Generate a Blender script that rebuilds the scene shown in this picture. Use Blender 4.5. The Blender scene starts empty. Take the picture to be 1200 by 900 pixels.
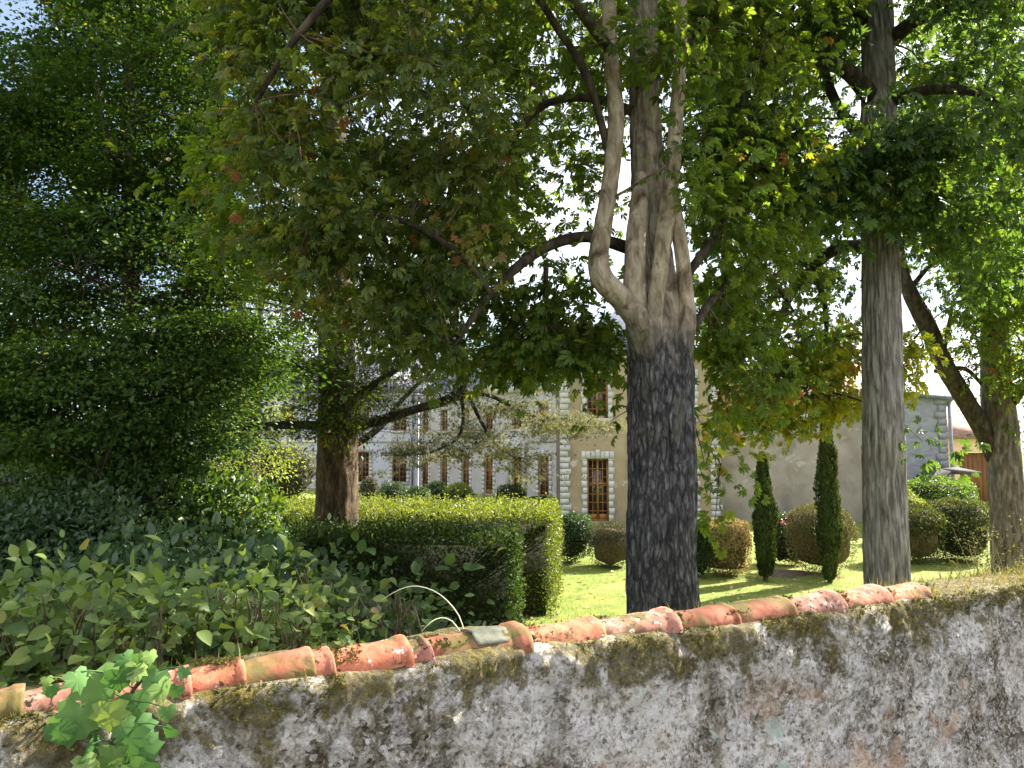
import bpy, math, random
import numpy as np
from mathutils import Vector, noise

random.seed(7)
RNG = np.random.default_rng(11)
scene = bpy.context.scene
COL = scene.collection

# ------------------------------------------------------------------ camera
CAMZ = 3.8
F = 900.0
PITCH = math.radians(4.5)
cd = bpy.data.cameras.new('camera')
cam = bpy.data.objects.new('camera', cd)
COL.objects.link(cam)
cam.location = (0, 0, CAMZ)
cam.rotation_euler = (math.radians(90) + PITCH, 0, 0)
cd.sensor_width = 36.0
cd.lens = F / 1200 * 36.0
cd.clip_start = 0.05
cd.clip_end = 2000
scene.camera = cam

# ------------------------------------------------------------------ sun and sky
SUN_EL = math.radians(38)
SUN_AZ = math.radians(55)           # clockwise from +Y
SUN = Vector((math.cos(SUN_EL) * math.sin(SUN_AZ), math.cos(SUN_EL) * math.cos(SUN_AZ), math.sin(SUN_EL)))
sd = bpy.data.lights.new('sun', 'SUN')
sd.energy = 5.0
sd.angle = math.radians(0.5)
sd.color = (1.0, 0.93, 0.80)
so = bpy.data.objects.new('sun', sd)
so.rotation_euler = SUN.to_track_quat('Z', 'Y').to_euler()
so.location = (0, 0, 60)
COL.objects.link(so)

world = bpy.data.worlds.new('World')
scene.world = world
world.use_nodes = True
wn, wl = world.node_tree.nodes, world.node_tree.links
wn.clear()
out = wn.new('ShaderNodeOutputWorld')
bg = wn.new('ShaderNodeBackground')
sky = wn.new('ShaderNodeTexSky')
sky.sky_type = 'NISHITA'
sky.sun_disc = False
sky.sun_elevation = SUN_EL
sky.sun_rotation = SUN_AZ
sky.air_density = 1.0
sky.dust_density = 1.0
sky.ozone_density = 1.0
bg.inputs['Strength'].default_value = 0.065
# thin high cloud over most of the sky, open blue away from the sun
tc = wn.new('ShaderNodeTexCoord')
mp = wn.new('ShaderNodeMapping')
mp.inputs['Scale'].default_value = (1.6, 1.6, 3.2)
nz = wn.new('ShaderNodeTexNoise')
nz.inputs['Scale'].default_value = 1.7
nz.inputs['Detail'].default_value = 7
cr = wn.new('ShaderNodeValToRGB')
cr.color_ramp.elements[0].position = 0.36
cr.color_ramp.elements[1].position = 0.60
dp_ = wn.new('ShaderNodeVectorMath'); dp_.operation = 'DOT_PRODUCT'
dp_.inputs[1].default_value = (-0.56, 0.72, 0.42)
wl.new(tc.outputs['Generated'], dp_.inputs[0])
clr = wn.new('ShaderNodeMapRange')
clr.inputs[1].default_value = 0.86; clr.inputs[2].default_value = 0.97; clr.inputs[3].default_value = 1.0; clr.inputs[4].default_value = 0.08
wl.new(dp_.outputs['Value'], clr.inputs[0])
cm_ = wn.new('ShaderNodeMath'); cm_.operation = 'MULTIPLY'
wl.new(cr.outputs['Color'], cm_.inputs[0]); wl.new(clr.outputs[0], cm_.inputs[1])
mx = wn.new('ShaderNodeMix')
mx.data_type = 'RGBA'
mx.inputs[7].default_value = (8.0, 8.1, 8.5, 1)
wl.new(tc.outputs['Generated'], mp.inputs['Vector'])
wl.new(mp.outputs['Vector'], nz.inputs['Vector'])
wl.new(nz.outputs['Fac'], cr.inputs['Fac'])
wl.new(cm_.outputs[0], mx.inputs[0])
wl.new(sky.outputs['Color'], mx.inputs[6])
wl.new(mx.outputs[2], bg.inputs['Color'])
wl.new(bg.outputs['Background'], out.inputs['Surface'])

scene.view_settings.view_transform = 'Standard'
scene.view_settings.look = 'None'
scene.view_settings.gamma = 1.0
scene.view_settings.use_curve_mapping = False
scene.view_settings.exposure = 2.08
scene.render.engine = 'CYCLES'
scene.cycles.max_bounces = 8
scene.cycles.diffuse_bounces = 4
scene.cycles.transmission_bounces = 5
scene.cycles.transparent_max_bounces = 6
scene.cycles.use_denoising = True
scene.cycles.sample_clamp_indirect = 8.0

# ------------------------------------------------------------------ helpers
CP, SP = math.cos(PITCH), math.sin(PITCH)


def P(px, py, d):
    """world point at horizontal distance d seen at photo pixel (px, py): used to measure real places"""
    u = (px - 600) / F
    v = (450 - py) / F
    dy = CP - v * SP
    dz = SP + v * CP
    return Vector((u * d / dy, d, CAMZ + dz * d / dy))


def G(px, py, z=0.0):
    u = (px - 600) / F
    v = (450 - py) / F
    dy = CP - v * SP
    dz = SP + v * CP
    t = (z - CAMZ) / dz
    return Vector((u * t, dy * t, z))


def to_px(A):
    A = np.asarray(A, float)
    y = A[:, 1]
    z = A[:, 2] - CAMZ
    depth = np.maximum(y * CP + z * SP, 1e-3)
    up = -y * SP + z * CP
    return 600 + F * A[:, 0] / depth, 450 - F * up / depth, depth


def srgb(r, g, b):
    f = lambda c: (c / 255 / 12.92) if c / 255 <= 0.04045 else ((c / 255 + 0.055) / 1.055) ** 2.4
    return (f(r), f(g), f(b), 1.0)


def mesh_np(name, V, faces_list, rnd=None, smooth=False):
    """faces_list: list of int arrays (n, k)"""
    me = bpy.data.meshes.new(name)
    V = np.ascontiguousarray(V, dtype=np.float32)
    me.vertices.add(len(V))
    me.vertices.foreach_set('co', V.ravel())
    loops, starts, s = [], [], 0
    for f in faces_list:
        f = np.asarray(f, dtype=np.int32)
        if len(f) == 0:
            continue
        n, k = f.shape
        loops.append(f.ravel())
        starts.append(s + np.arange(n, dtype=np.int32) * k)
        s += n * k
    L = np.concatenate(loops)
    S = np.concatenate(starts)
    me.loops.add(len(L))
    me.loops.foreach_set('vertex_index', L)
    me.polygons.add(len(S))
    me.polygons.foreach_set('loop_start', S.astype(np.int32))
    if smooth:
        me.polygons.foreach_set('use_smooth', np.ones(len(S), dtype=bool))
    if rnd is not None:
        a = me.attributes.new('rnd', 'FLOAT', 'POINT')
        a.data.foreach_set('value', np.ascontiguousarray(rnd, dtype=np.float32))
    me.update(calc_edges=True)
    me.validate()
    return me


def obj(name, me, mat, parent=None):
    """links a mesh (world coordinates) as one object under parent"""
    o = bpy.data.objects.new(name, me)
    COL.objects.link(o)
    if mat is not None:
        me.materials.clear()
        me.materials.append(mat)
    if parent is not None:
        off = parent_world(parent)
        me.transform(__import__('mathutils').Matrix.Translation(-off))
        o.parent = parent
    return o


def parent_world(p):
    v = Vector(p.location)
    while p.parent is not None:
        p = p.parent
        v += Vector(p.location)
    return v


def tag(o, label, cat, group=None, kind=None):
    if label:
        o['label'] = label
    if cat:
        o['category'] = cat
    if group:
        o['group'] = group
    if kind:
        o['kind'] = kind
    return o


def thing(name, label, cat, loc=(0, 0, 0), group=None):
    o = bpy.data.objects.new(name, None)
    o.empty_display_size = 0.2
    COL.objects.link(o)
    o.location = loc
    return tag(o, label, cat, group)


def structure(name, me, mat):
    o = obj(name, me, mat)
    o['kind'] = 'structure'
    return o


class MB:
    """collects pieces into one mesh"""

    def __init__(self):
        self.v, self.f, self.n = [], {}, 0

    def add(self, V, F_):
        V = np.asarray(V, float)
        for f in F_:
            self.f.setdefault(len(f), []).append([i + self.n for i in f])
        self.v.append(V)
        self.n += len(V)

    def addnp(self, V, faces):
        for f in faces:
            self.f.setdefault(f.shape[1], []).extend((f + self.n).tolist())
        self.v.append(np.asarray(V, float))
        self.n += len(V)

    def box(self, O, u, v, w):
        """box from corner O with edge vectors"""
        O, u, v, w = [np.array(x, float) for x in (O, u, v, w)]
        c = [O, O + u, O + u + v, O + v]
        V = c + [p + w for p in c]
        fs = [(3, 2, 1, 0), (4, 5, 6, 7), (0, 1, 5, 4), (1, 2, 6, 5), (2, 3, 7, 6), (3, 0, 4, 7)]
        if np.dot(np.cross(u, v), w) < 0:
            fs = [f[::-1] for f in fs]
        self.add(V, fs)

    def mesh(self, name, smooth=False):
        V = np.concatenate(self.v)
        return mesh_np(name, V, [np.array(a) for a in self.f.values()], smooth=smooth)


def catmull(pts, rad, step):
    pts = [Vector(p) for p in pts]
    P_, R_ = [], []
    n = len(pts)
    for i in range(n - 1):
        p0 = pts[max(i - 1, 0)]; p1 = pts[i]; p2 = pts[i + 1]; p3 = pts[min(i + 2, n - 1)]
        m = max(2, int((p2 - p1).length / step))
        for k in range(m):
            t = k / m
            a = 2 * p1; b = p2 - p0
            c = 2 * p0 - 5 * p1 + 4 * p2 - p3
            d = -p0 + 3 * p1 - 3 * p2 + p3
            P_.append(0.5 * (a + b * t + c * t * t + d * t ** 3))
            R_.append(rad[i] + (rad[i + 1] - rad[i]) * (t * t * (3 - 2 * t)))
    P_.append(pts[-1]); R_.append(rad[-1])
    return P_, R_


def tube(pts, rad, sides=10, step=0.1, amp=0.0, fu=5.0, fz=1.2, seed=0, spline=True, lump=0.0, cap=True):
    """a swept limb; bark relief is real displacement"""
    if spline:
        C, R = catmull(pts, rad, step)
    else:
        C, R = [Vector(p) for p in pts], list(rad)
    n = len(C)
    V = np.zeros((n, sides, 3))
    prev = None
    zl = 0.0
    for i in range(n):
        t = (C[min(i + 1, n - 1)] - C[max(i - 1, 0)])
        t.normalize()
        if prev is None:
            ref = Vector((1, 0, 0)) if abs(t.x) < 0.9 else Vector((0, 1, 0))
            a = (ref - t * ref.dot(t)).normalized()
        else:
            a = (prev - t * prev.dot(t)).normalized()
        prev = a
        b = t.cross(a)
        if i:
            zl += (C[i] - C[i - 1]).length
        for j in range(sides):
            th = 2 * math.pi * j / sides
            cx, cy = math.cos(th), math.sin(th)
            r = R[i]
            if lump:
                r *= 1 + lump * noise.noise(Vector((cx * 1.1 + seed, cy * 1.1, zl * 0.9)))
            if amp:
                q = Vector((cx * r * fu * 2 + seed * 3.1, cy * r * fu * 2, zl * fz))
                wob = noise.noise(Vector((cx * 2 + seed, cy * 2, zl * 3))) * 0.6
                q.x += wob
                h = 1 - abs(noise.noise(q)) * 2.2
                h2 = noise.noise(q * 2.7)
                r += amp * (h * 0.75 + h2 * 0.45 - 0.4)
            V[i, j] = C[i] + a * (cx * r) + b * (cy * r)
    idx = np.arange(n * sides).reshape(n, sides)
    nx = np.roll(idx, -1, axis=1)
    quads = np.stack([idx[:-1], nx[:-1], nx[1:], idx[1:]], -1).reshape(-1, 4)
    V = V.reshape(-1, 3)
    faces = [quads]
    if cap:
        V = np.vstack([V, np.array(C[-1])[None], np.array(C[0])[None]])
        last = idx[-1]
        faces.append(np.stack([last, np.roll(last, -1), np.full(sides, n * sides)], -1))
        first = idx[0]
        faces.append(np.stack([np.roll(first, -1), first, np.full(sides, n * sides + 1)], -1))
    return V, faces


def unit(A):
    return A / np.maximum(np.linalg.norm(A, axis=1, keepdims=True), 1e-9)


# ------------------------------------------------------------------ leaf templates (x across, y along, z up; unit size)
def t_oval(w=0.3, fold=0.10, droop=-0.12):
    V = [(0, 0, 0), (-w * .85, .35, fold), (-w * .7, .7, fold + droop * .5), (0, 1, droop), (w * .7, .7, fold + droop * .5), (w * .85, .35, fold)]
    return np.array(V, float), [np.array([(0, 3, 2, 1), (0, 5, 4, 3)])]


def t_leaf(w=.36, fold=.08, droop=-.2):
    ys = [.0, .12, .3, .5, .7, .87, 1.0]
    ws = [.0, .55, .92, 1.0, .82, .42, .0]
    V, Q = [], []
    for y, k in zip(ys, ws):
        zc = droop * y * y
        V += [(-w * k, y, zc + fold * k), (0, y, zc), (w * k, y, zc + fold * k)]
    for i in range(6):
        b = i * 3
        Q += [(b, b + 1, b + 4, b + 3), (b + 1, b + 2, b + 5, b + 4)]
    return np.array(V, float), [np.array(Q)]


def t_small(w=0.32, fold=0.12):
    V = [(0, 0, 0), (-w, .5, fold), (0, 1, -.08), (w, .5, fold)]
    return np.array(V, float), [np.array([(0, 2, 1), (0, 3, 2)])]


def t_palmate(nl=7):
    V, Q = [], []
    for k in range(nl):
        a = math.radians(-105 + 210 * k / (nl - 1))
        s = 1.0 - 0.42 * abs(k - (nl - 1) / 2) / ((nl - 1) / 2)
        ca, sa = math.cos(a), math.sin(a)
        loc = [(0, 0.03, 0), (-.085, .38, .05), (-.205, .72, -.02), (0, 1.0, -.30), (.205, .72, -.02), (.085, .38, .05)]
        b = len(V)
        for (x, y, z) in loc:
            x, y, z = x * s, y * s, z * s
            zz = z - 0.10 * y - 0.10 * (k % 2) * y
            V.append((x * ca + y * sa, -x * sa + y * ca, zz))
        Q += [(b, b + 3, b + 2, b + 1), (b, b + 5, b + 4, b + 3)]
    return np.array(V, float), [np.array(Q)]


def t_tuft(n=7, w=0.05, seed=1):
    r = random.Random(seed)
    V, T = [], []
    for k in range(n):
        a = 2 * math.pi * k / n + r.uniform(-.3, .3)
        e = r.uniform(0.1, 1.1)
        d = np.array([math.cos(a) * math.cos(e), math.sin(a) * math.cos(e), math.sin(e)])
        s = np.cross(d, [0.3, 0.2, 1.0]); s /= np.linalg.norm(s)
        b = len(V)
        V += [s * -w, s * w, d * r.uniform(.7, 1)]
        T.append((b, b + 1, b + 2))
    return np.array(V, float), [np.array(T)]


def t_lobed():
    pts = [(0, 0), (.25, -.14), (.52, .02), (.42, .2), (.62, .42), (.34, .5), (.3, .72), (.12, .72), (0, 1.0),
           (-.12, .72), (-.3, .72), (-.34, .5), (-.62, .42), (-.42, .2), (-.52, .02), (-.25, -.14)]
    V = [(x, y, -0.16 * y * y - .25 * x * x + (.07 if i_ % 2 else -.06)) for i_, (x, y) in enumerate(pts)] + [(0, .30, 0.06)]
    n = len(pts)
    T = [(i, (i + 1) % n, n) for i in range(n)]
    return np.array(V, float), [np.array(T)]


def leaves_mesh(name, pos, dirv, nrm, size, tmpl, rnd=None, curl=0.0):
    TV, TF = tmpl
    N, n = len(pos), len(TV)
    d = unit(dirv)
    x = unit(np.cross(d, nrm))
    z = np.cross(x, d)
    s = np.asarray(size).reshape(-1, 1, 1)
    bend = 1.0
    if curl:
        bend = (1 + RNG.normal(0, curl, (N, 1, 1)))
    V = pos[:, None, :] + s * (TV[None, :, 0:1] * x[:, None, :] + TV[None, :, 1:2] * d[:, None, :] + bend * TV[None, :, 2:3] * z[:, None, :])
    base = (np.arange(N) * n)[:, None, None]
    faces = [(f[None] + base).reshape(-1, f.shape[1]) for f in TF]
    if rnd is None:
        rnd = RNG.random(N)
    return mesh_np(name, V.reshape(-1, 3), faces, rnd=np.repeat(rnd, n))


# ------------------------------------------------------------------ materials
def new_mat(name):
    m = bpy.data.materials.new(name)
    m.use_nodes = True
    m.node_tree.nodes.clear()
    return m, m.node_tree.nodes, m.node_tree.links


def ramp(ns, stops, mode='LINEAR'):
    r = ns.new('ShaderNodeValToRGB')
    e = r.color_ramp.elements
    r.color_ramp.interpolation = mode
    while len(e) < len(stops):
        e.new(0.5)
    for k, (p, c) in enumerate(stops):
        e[k].position = p
        e[k].color = c if len(c) == 4 else (*c, 1)
    return r


def mat_leaf(name, stops, trans=0.4, rough=0.45, spec=0.35, tint=(1.5, 1.45, 0.55), patch=0.25):
    m, ns, ls = new_mat(name)
    o = ns.new('ShaderNodeOutputMaterial')
    at = ns.new('ShaderNodeAttribute'); at.attribute_name = 'rnd'
    r = ramp(ns, stops)
    tcn = ns.new('ShaderNodeTexCoord')
    n = ns.new('ShaderNodeTexNoise'); n.inputs['Scale'].default_value = 0.9; n.inputs['Detail'].default_value = 3
    ls.new(tcn.outputs['Object'], n.inputs['Vector'])
    ad = ns.new('ShaderNodeMath'); ad.operation = 'MULTIPLY_ADD'
    ls.new(n.outputs['Fac'], ad.inputs[0]); ad.inputs[1].default_value = patch * 2; ad.inputs[2].default_value = -patch
    sm = ns.new('ShaderNodeMath'); sm.operation = 'ADD'
    ls.new(at.outputs['Fac'], sm.inputs[0]); ls.new(ad.outputs[0], sm.inputs[1])
    ls.new(sm.outputs[0], r.inputs['Fac'])
    b = ns.new('ShaderNodeBsdfPrincipled')
    b.inputs['Roughness'].default_value = rough
    b.inputs['Specular IOR Level'].default_value = spec
    ls.new(r.outputs['Color'], b.inputs['Base Color'])
    t = ns.new('ShaderNodeBsdfTranslucent')
    mu = ns.new('ShaderNodeMix'); mu.data_type = 'RGBA'; mu.blend_type = 'MULTIPLY'; mu.inputs[0].default_value = 1
    ls.new(r.outputs['Color'], mu.inputs[6]); mu.inputs[7].default_value = (*tint, 1)
    ls.new(mu.outputs[2], t.inputs['Color'])
    mxs = ns.new('ShaderNodeMixShader'); mxs.inputs[0].default_value = trans
    ls.new(b.outputs[0], mxs.inputs[1]); ls.new(t.outputs[0], mxs.inputs[2])
    ls.new(mxs.outputs[0], o.inputs['Surface'])
    return m


def mat_noise(name, stops, scale=(4, 4, 4), detail=6, rough=0.9, bump=0.3, bump_dist=0.02, tex='NOISE', dist=0.3, extra=None, rough_n=0.6):
    """noise-coloured rough surface with bump; extra = list of (stops alpha ramp, colour, scale) patches"""
    m, ns, ls = new_mat(name)
    o = ns.new('ShaderNodeOutputMaterial')
    b = ns.new('ShaderNodeBsdfPrincipled')
    b.inputs['Roughness'].default_value = rough
    b.inputs['Specular IOR Level'].default_value = 0.25
    tcn = ns.new('ShaderNodeTexCoord')
    mpn = ns.new('ShaderNodeMapping'); mpn.inputs['Scale'].default_value = scale
    ls.new(tcn.outputs['Object'], mpn.inputs['Vector'])
    n = ns.new('ShaderNodeTexNoise'); n.inputs['Scale'].default_value = 1; n.inputs['Detail'].default_value = detail
    n.inputs['Distortion'].default_value = dist; n.inputs['Roughness'].default_value = rough_n
    ls.new(mpn.outputs['Vector'], n.inputs['Vector'])
    r = ramp(ns, stops)
    ls.new(n.outputs['Fac'], r.inputs['Fac'])
    col = r.outputs['Color']
    for (p0, p1, c, sc) in (extra or []):
        m2 = ns.new('ShaderNodeMapping'); m2.inputs['Scale'].default_value = sc
        m2.inputs['Location'].default_value = (p0 * 37, p1 * 11, 3.3)
        ls.new(tcn.outputs['Object'], m2.inputs['Vector'])
        n2 = ns.new('ShaderNodeTexNoise'); n2.inputs['Scale'].default_value = 1; n2.inputs['Detail'].default_value = 8
        n2.inputs['Roughness'].default_value = 0.65
        ls.new(m2.outputs['Vector'], n2.inputs['Vector'])
        r2 = ramp(ns, [(p0, (0, 0, 0)), (p1, (1, 1, 1))])
        ls.new(n2.outputs['Fac'], r2.inputs['Fac'])
        mi = ns.new('ShaderNodeMix'); mi.data_type = 'RGBA'
        ls.new(r2.outputs['Color'], mi.inputs[0]); ls.new(col, mi.inputs[6]); mi.inputs[7].default_value = c
        col = mi.outputs[2]
    ls.new(col, b.inputs['Base Color'])
    if bump:
        bp = ns.new('ShaderNodeBump'); bp.inputs['Strength'].default_value = bump; bp.inputs['Distance'].default_value = bump_dist
        ls.new(n.outputs['Fac'], bp.inputs['Height']); ls.new(bp.outputs[0], b.inputs['Normal'])
    ls.new(b.outputs[0], o.inputs['Surface'])
    return m


def mat_plain(name, c, rough=0.6, metal=0.0, spec=0.5, var=0.15):
    return mat_noise(name, [(0.3, tuple(x * (1 - var) for x in c[:3])), (0.7, tuple(min(1, x * (1 + var)) for x in c[:3]))], scale=(6, 6, 6), rough=rough, bump=0.05)


g = lambda *c: srgb(*c)
# leaves: foliage colours, a few with sunlight painted in
M_CHESTNUT = mat_leaf('chestnut_leaves', [(0.0, (0.055, 0.098, 0.018)), (0.55, (0.100, 0.150, 0.028)), (0.90, (0.16, 0.185, 0.036)), (0.98, (0.16, 0.12, 0.03)), (1.0, (0.20, 0.085, 0.03))], trans=0.58, tint=(2.3, 2.2, .6))
M_CHEST_OLD = mat_leaf('autumn_chestnut_leaves', [(0.0, (0.038, 0.070, 0.015)), (0.35, (0.080, 0.118, 0.024)), (0.68, (0.135, 0.160, 0.034)), (0.90, (0.17, 0.155, 0.040)), (0.96, (0.20, 0.105, 0.035)), (1.0, (0.24, 0.085, 0.035))], trans=0.48, tint=(2.1, 1.9, .6), patch=.35)
M_CHEST_SUNLIT = mat_leaf('sun_tinted_chestnut_leaves', [(0.0, (0.14, 0.18, 0.02)), (0.5, (0.25, 0.27, 0.03)), (0.88, (0.36, 0.32, 0.04)), (1.0, (0.28, 0.14, 0.04))], trans=0.55)  # backlit chestnut leaves: the sunshine is painted as a yellower base colour
M_CEDAR_SUNLIT = mat_leaf('sun_tinted_cedar_needles', [(0.0, (0.16, 0.17, 0.07)), (0.6, (0.27, 0.26, 0.11)), (1.0, (0.38, 0.35, 0.17))], trans=0.35, rough=0.6, tint=(1.1, 1.1, .8))  # paler copy of the cedar needles, sunlight put into the colour
M_CHEST_DARK = mat_leaf('dark_chestnut_leaves', [(0.0, (0.035, 0.070, 0.024)), (0.6, (0.070, 0.118, 0.036)), (1.0, (0.13, 0.165, 0.036))], trans=0.52, spec=0.45, tint=(2.2, 2.2, .6))
M_HORN = mat_leaf('hornbeam_leaves', [(0.0, (0.028, 0.062, 0.016)), (0.6, (0.055, 0.105, 0.022)), (0.93, (0.12, 0.17, 0.03)), (1.0, (0.22, 0.20, 0.04))], trans=0.42, tint=(1.8, 1.8, .5))
M_CEDAR = mat_leaf('cedar_needles', [(0.0, (0.030, 0.050, 0.030)), (0.6, (0.060, 0.082, 0.045)), (1.0, (0.13, 0.14, 0.07))], trans=0.15, rough=0.6, tint=(1.2, 1.2, .8))
M_HEDGE = mat_leaf('hedge_leaves', [(0.0, (0.020, 0.042, 0.014)), (0.6, (0.048, 0.085, 0.022)), (1.0, (0.12, 0.15, 0.03))], trans=0.3, rough=.65, spec=.2)
M_HEDGE_LIT = mat_leaf('sun_tinted_hedge_leaves', [(0.0, (0.055, 0.09, 0.016)), (0.6, (0.13, 0.165, 0.026)), (1.0, (0.27, 0.27, 0.05))], trans=0.35)  # lighter copy of the hedge leaves with sunlight in its colour
M_LAUREL = mat_leaf('broad_shrub_leaves', [(0.0, (0.05, 0.095, 0.026)), (0.5, (0.125, 0.19, 0.046)), (0.85, (0.22, 0.275, 0.07)), (0.97, (0.24, 0.26, 0.08)), (1.0, (0.3, 0.2, 0.08))], trans=0.35, rough=0.55, spec=0.3)
M_DARKSHRUB = mat_leaf('dark_shrub_leaves', [(0.0, (0.028, 0.062, 0.028)), (0.6, (0.055, 0.105, 0.042)), (1.0, (0.11, 0.15, 0.05))], trans=0.3, rough=0.42, spec=0.4)
M_CYPRESS = mat_leaf('cypress_sprays', [(0.0, (0.022, 0.040, 0.010)), (0.6, (0.050, 0.075, 0.016)), (1.0, (0.11, 0.12, 0.03))], trans=0.2, rough=0.6)
M_DEADHEDGE = mat_leaf('browned_hedge_leaves', [(0.0, (0.24, 0.18, 0.07)), (0.5, (0.40, 0.31, 0.13)), (0.85, (0.50, 0.41, 0.20)), (1.0, (0.24, 0.27, 0.07))], trans=0.2, rough=0.7, tint=(1.2, 1.1, .8))
M_OLIVE = mat_leaf('olive_hedge_leaves', [(0.0, (0.09, 0.095, 0.032)), (0.6, (0.18, 0.165, 0.06)), (1.0, (0.28, 0.25, 0.09))], trans=0.2, rough=0.7, tint=(1.2, 1.2, .8))
M_OLIVEGREEN = mat_leaf('olive_green_leaves', [(0.0, (0.045, 0.062, 0.02)), (0.6, (0.095, 0.115, 0.034)), (1.0, (0.18, 0.18, 0.06))], trans=0.3, rough=0.6)
M_GREYBUSH = mat_leaf('grey_bush_leaves', [(0.0, (0.06, 0.062, 0.04)), (0.6, (0.11, 0.105, 0.065)), (1.0, (0.16, 0.15, 0.09))], trans=0.2, rough=0.7)
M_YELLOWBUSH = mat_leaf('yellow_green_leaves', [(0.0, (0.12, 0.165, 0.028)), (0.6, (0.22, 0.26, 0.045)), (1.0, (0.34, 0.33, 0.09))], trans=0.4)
M_VINE = mat_leaf('vine_leaves', [(0.0, (0.08, 0.19, 0.055)), (0.6, (0.14, 0.28, 0.08)), (1.0, (0.26, 0.36, 0.09))], trans=0.3, rough=0.5)
M_GRASS = mat_leaf('grass_blades', [(0.0, (0.09, 0.125, 0.02)), (0.5, (0.165, 0.20, 0.034)), (1.0, (0.28, 0.255, 0.06))], trans=0.3, rough=0.6)
M_DRYGRASS = mat_leaf('dry_grass_blades', [(0.0, (0.09, 0.11, 0.03)), (0.5, (0.20, 0.18, 0.07)), (1.0, (0.34, 0.28, 0.14))], trans=0.25, rough=0.7)
M_MOSS = mat_leaf('moss_tufts', [(0.0, (0.05, 0.05, 0.012)), (0.5, (0.10, 0.095, 0.02)), (1.0, (0.17, 0.15, 0.04))], trans=0.15, rough=0.9)
M_PINK = mat_leaf('rose_petals', [(0.0, (0.5, 0.10, 0.16)), (1.0, (0.65, 0.25, 0.3))], trans=0.3, tint=(1, 1, 1))
M_CORE = mat_noise('dark_twigs', [(0.3, (0.012, 0.014, 0.007)), (0.7, (0.03, 0.03, 0.014))], scale=(9, 9, 9), bump=0.6)
M_CORE_BROWN = mat_noise('brown_twigs', [(0.3, (0.06, 0.042, 0.02)), (0.7, (0.14, 0.10, 0.045))], scale=(12, 12, 5), bump=0.6)

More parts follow.
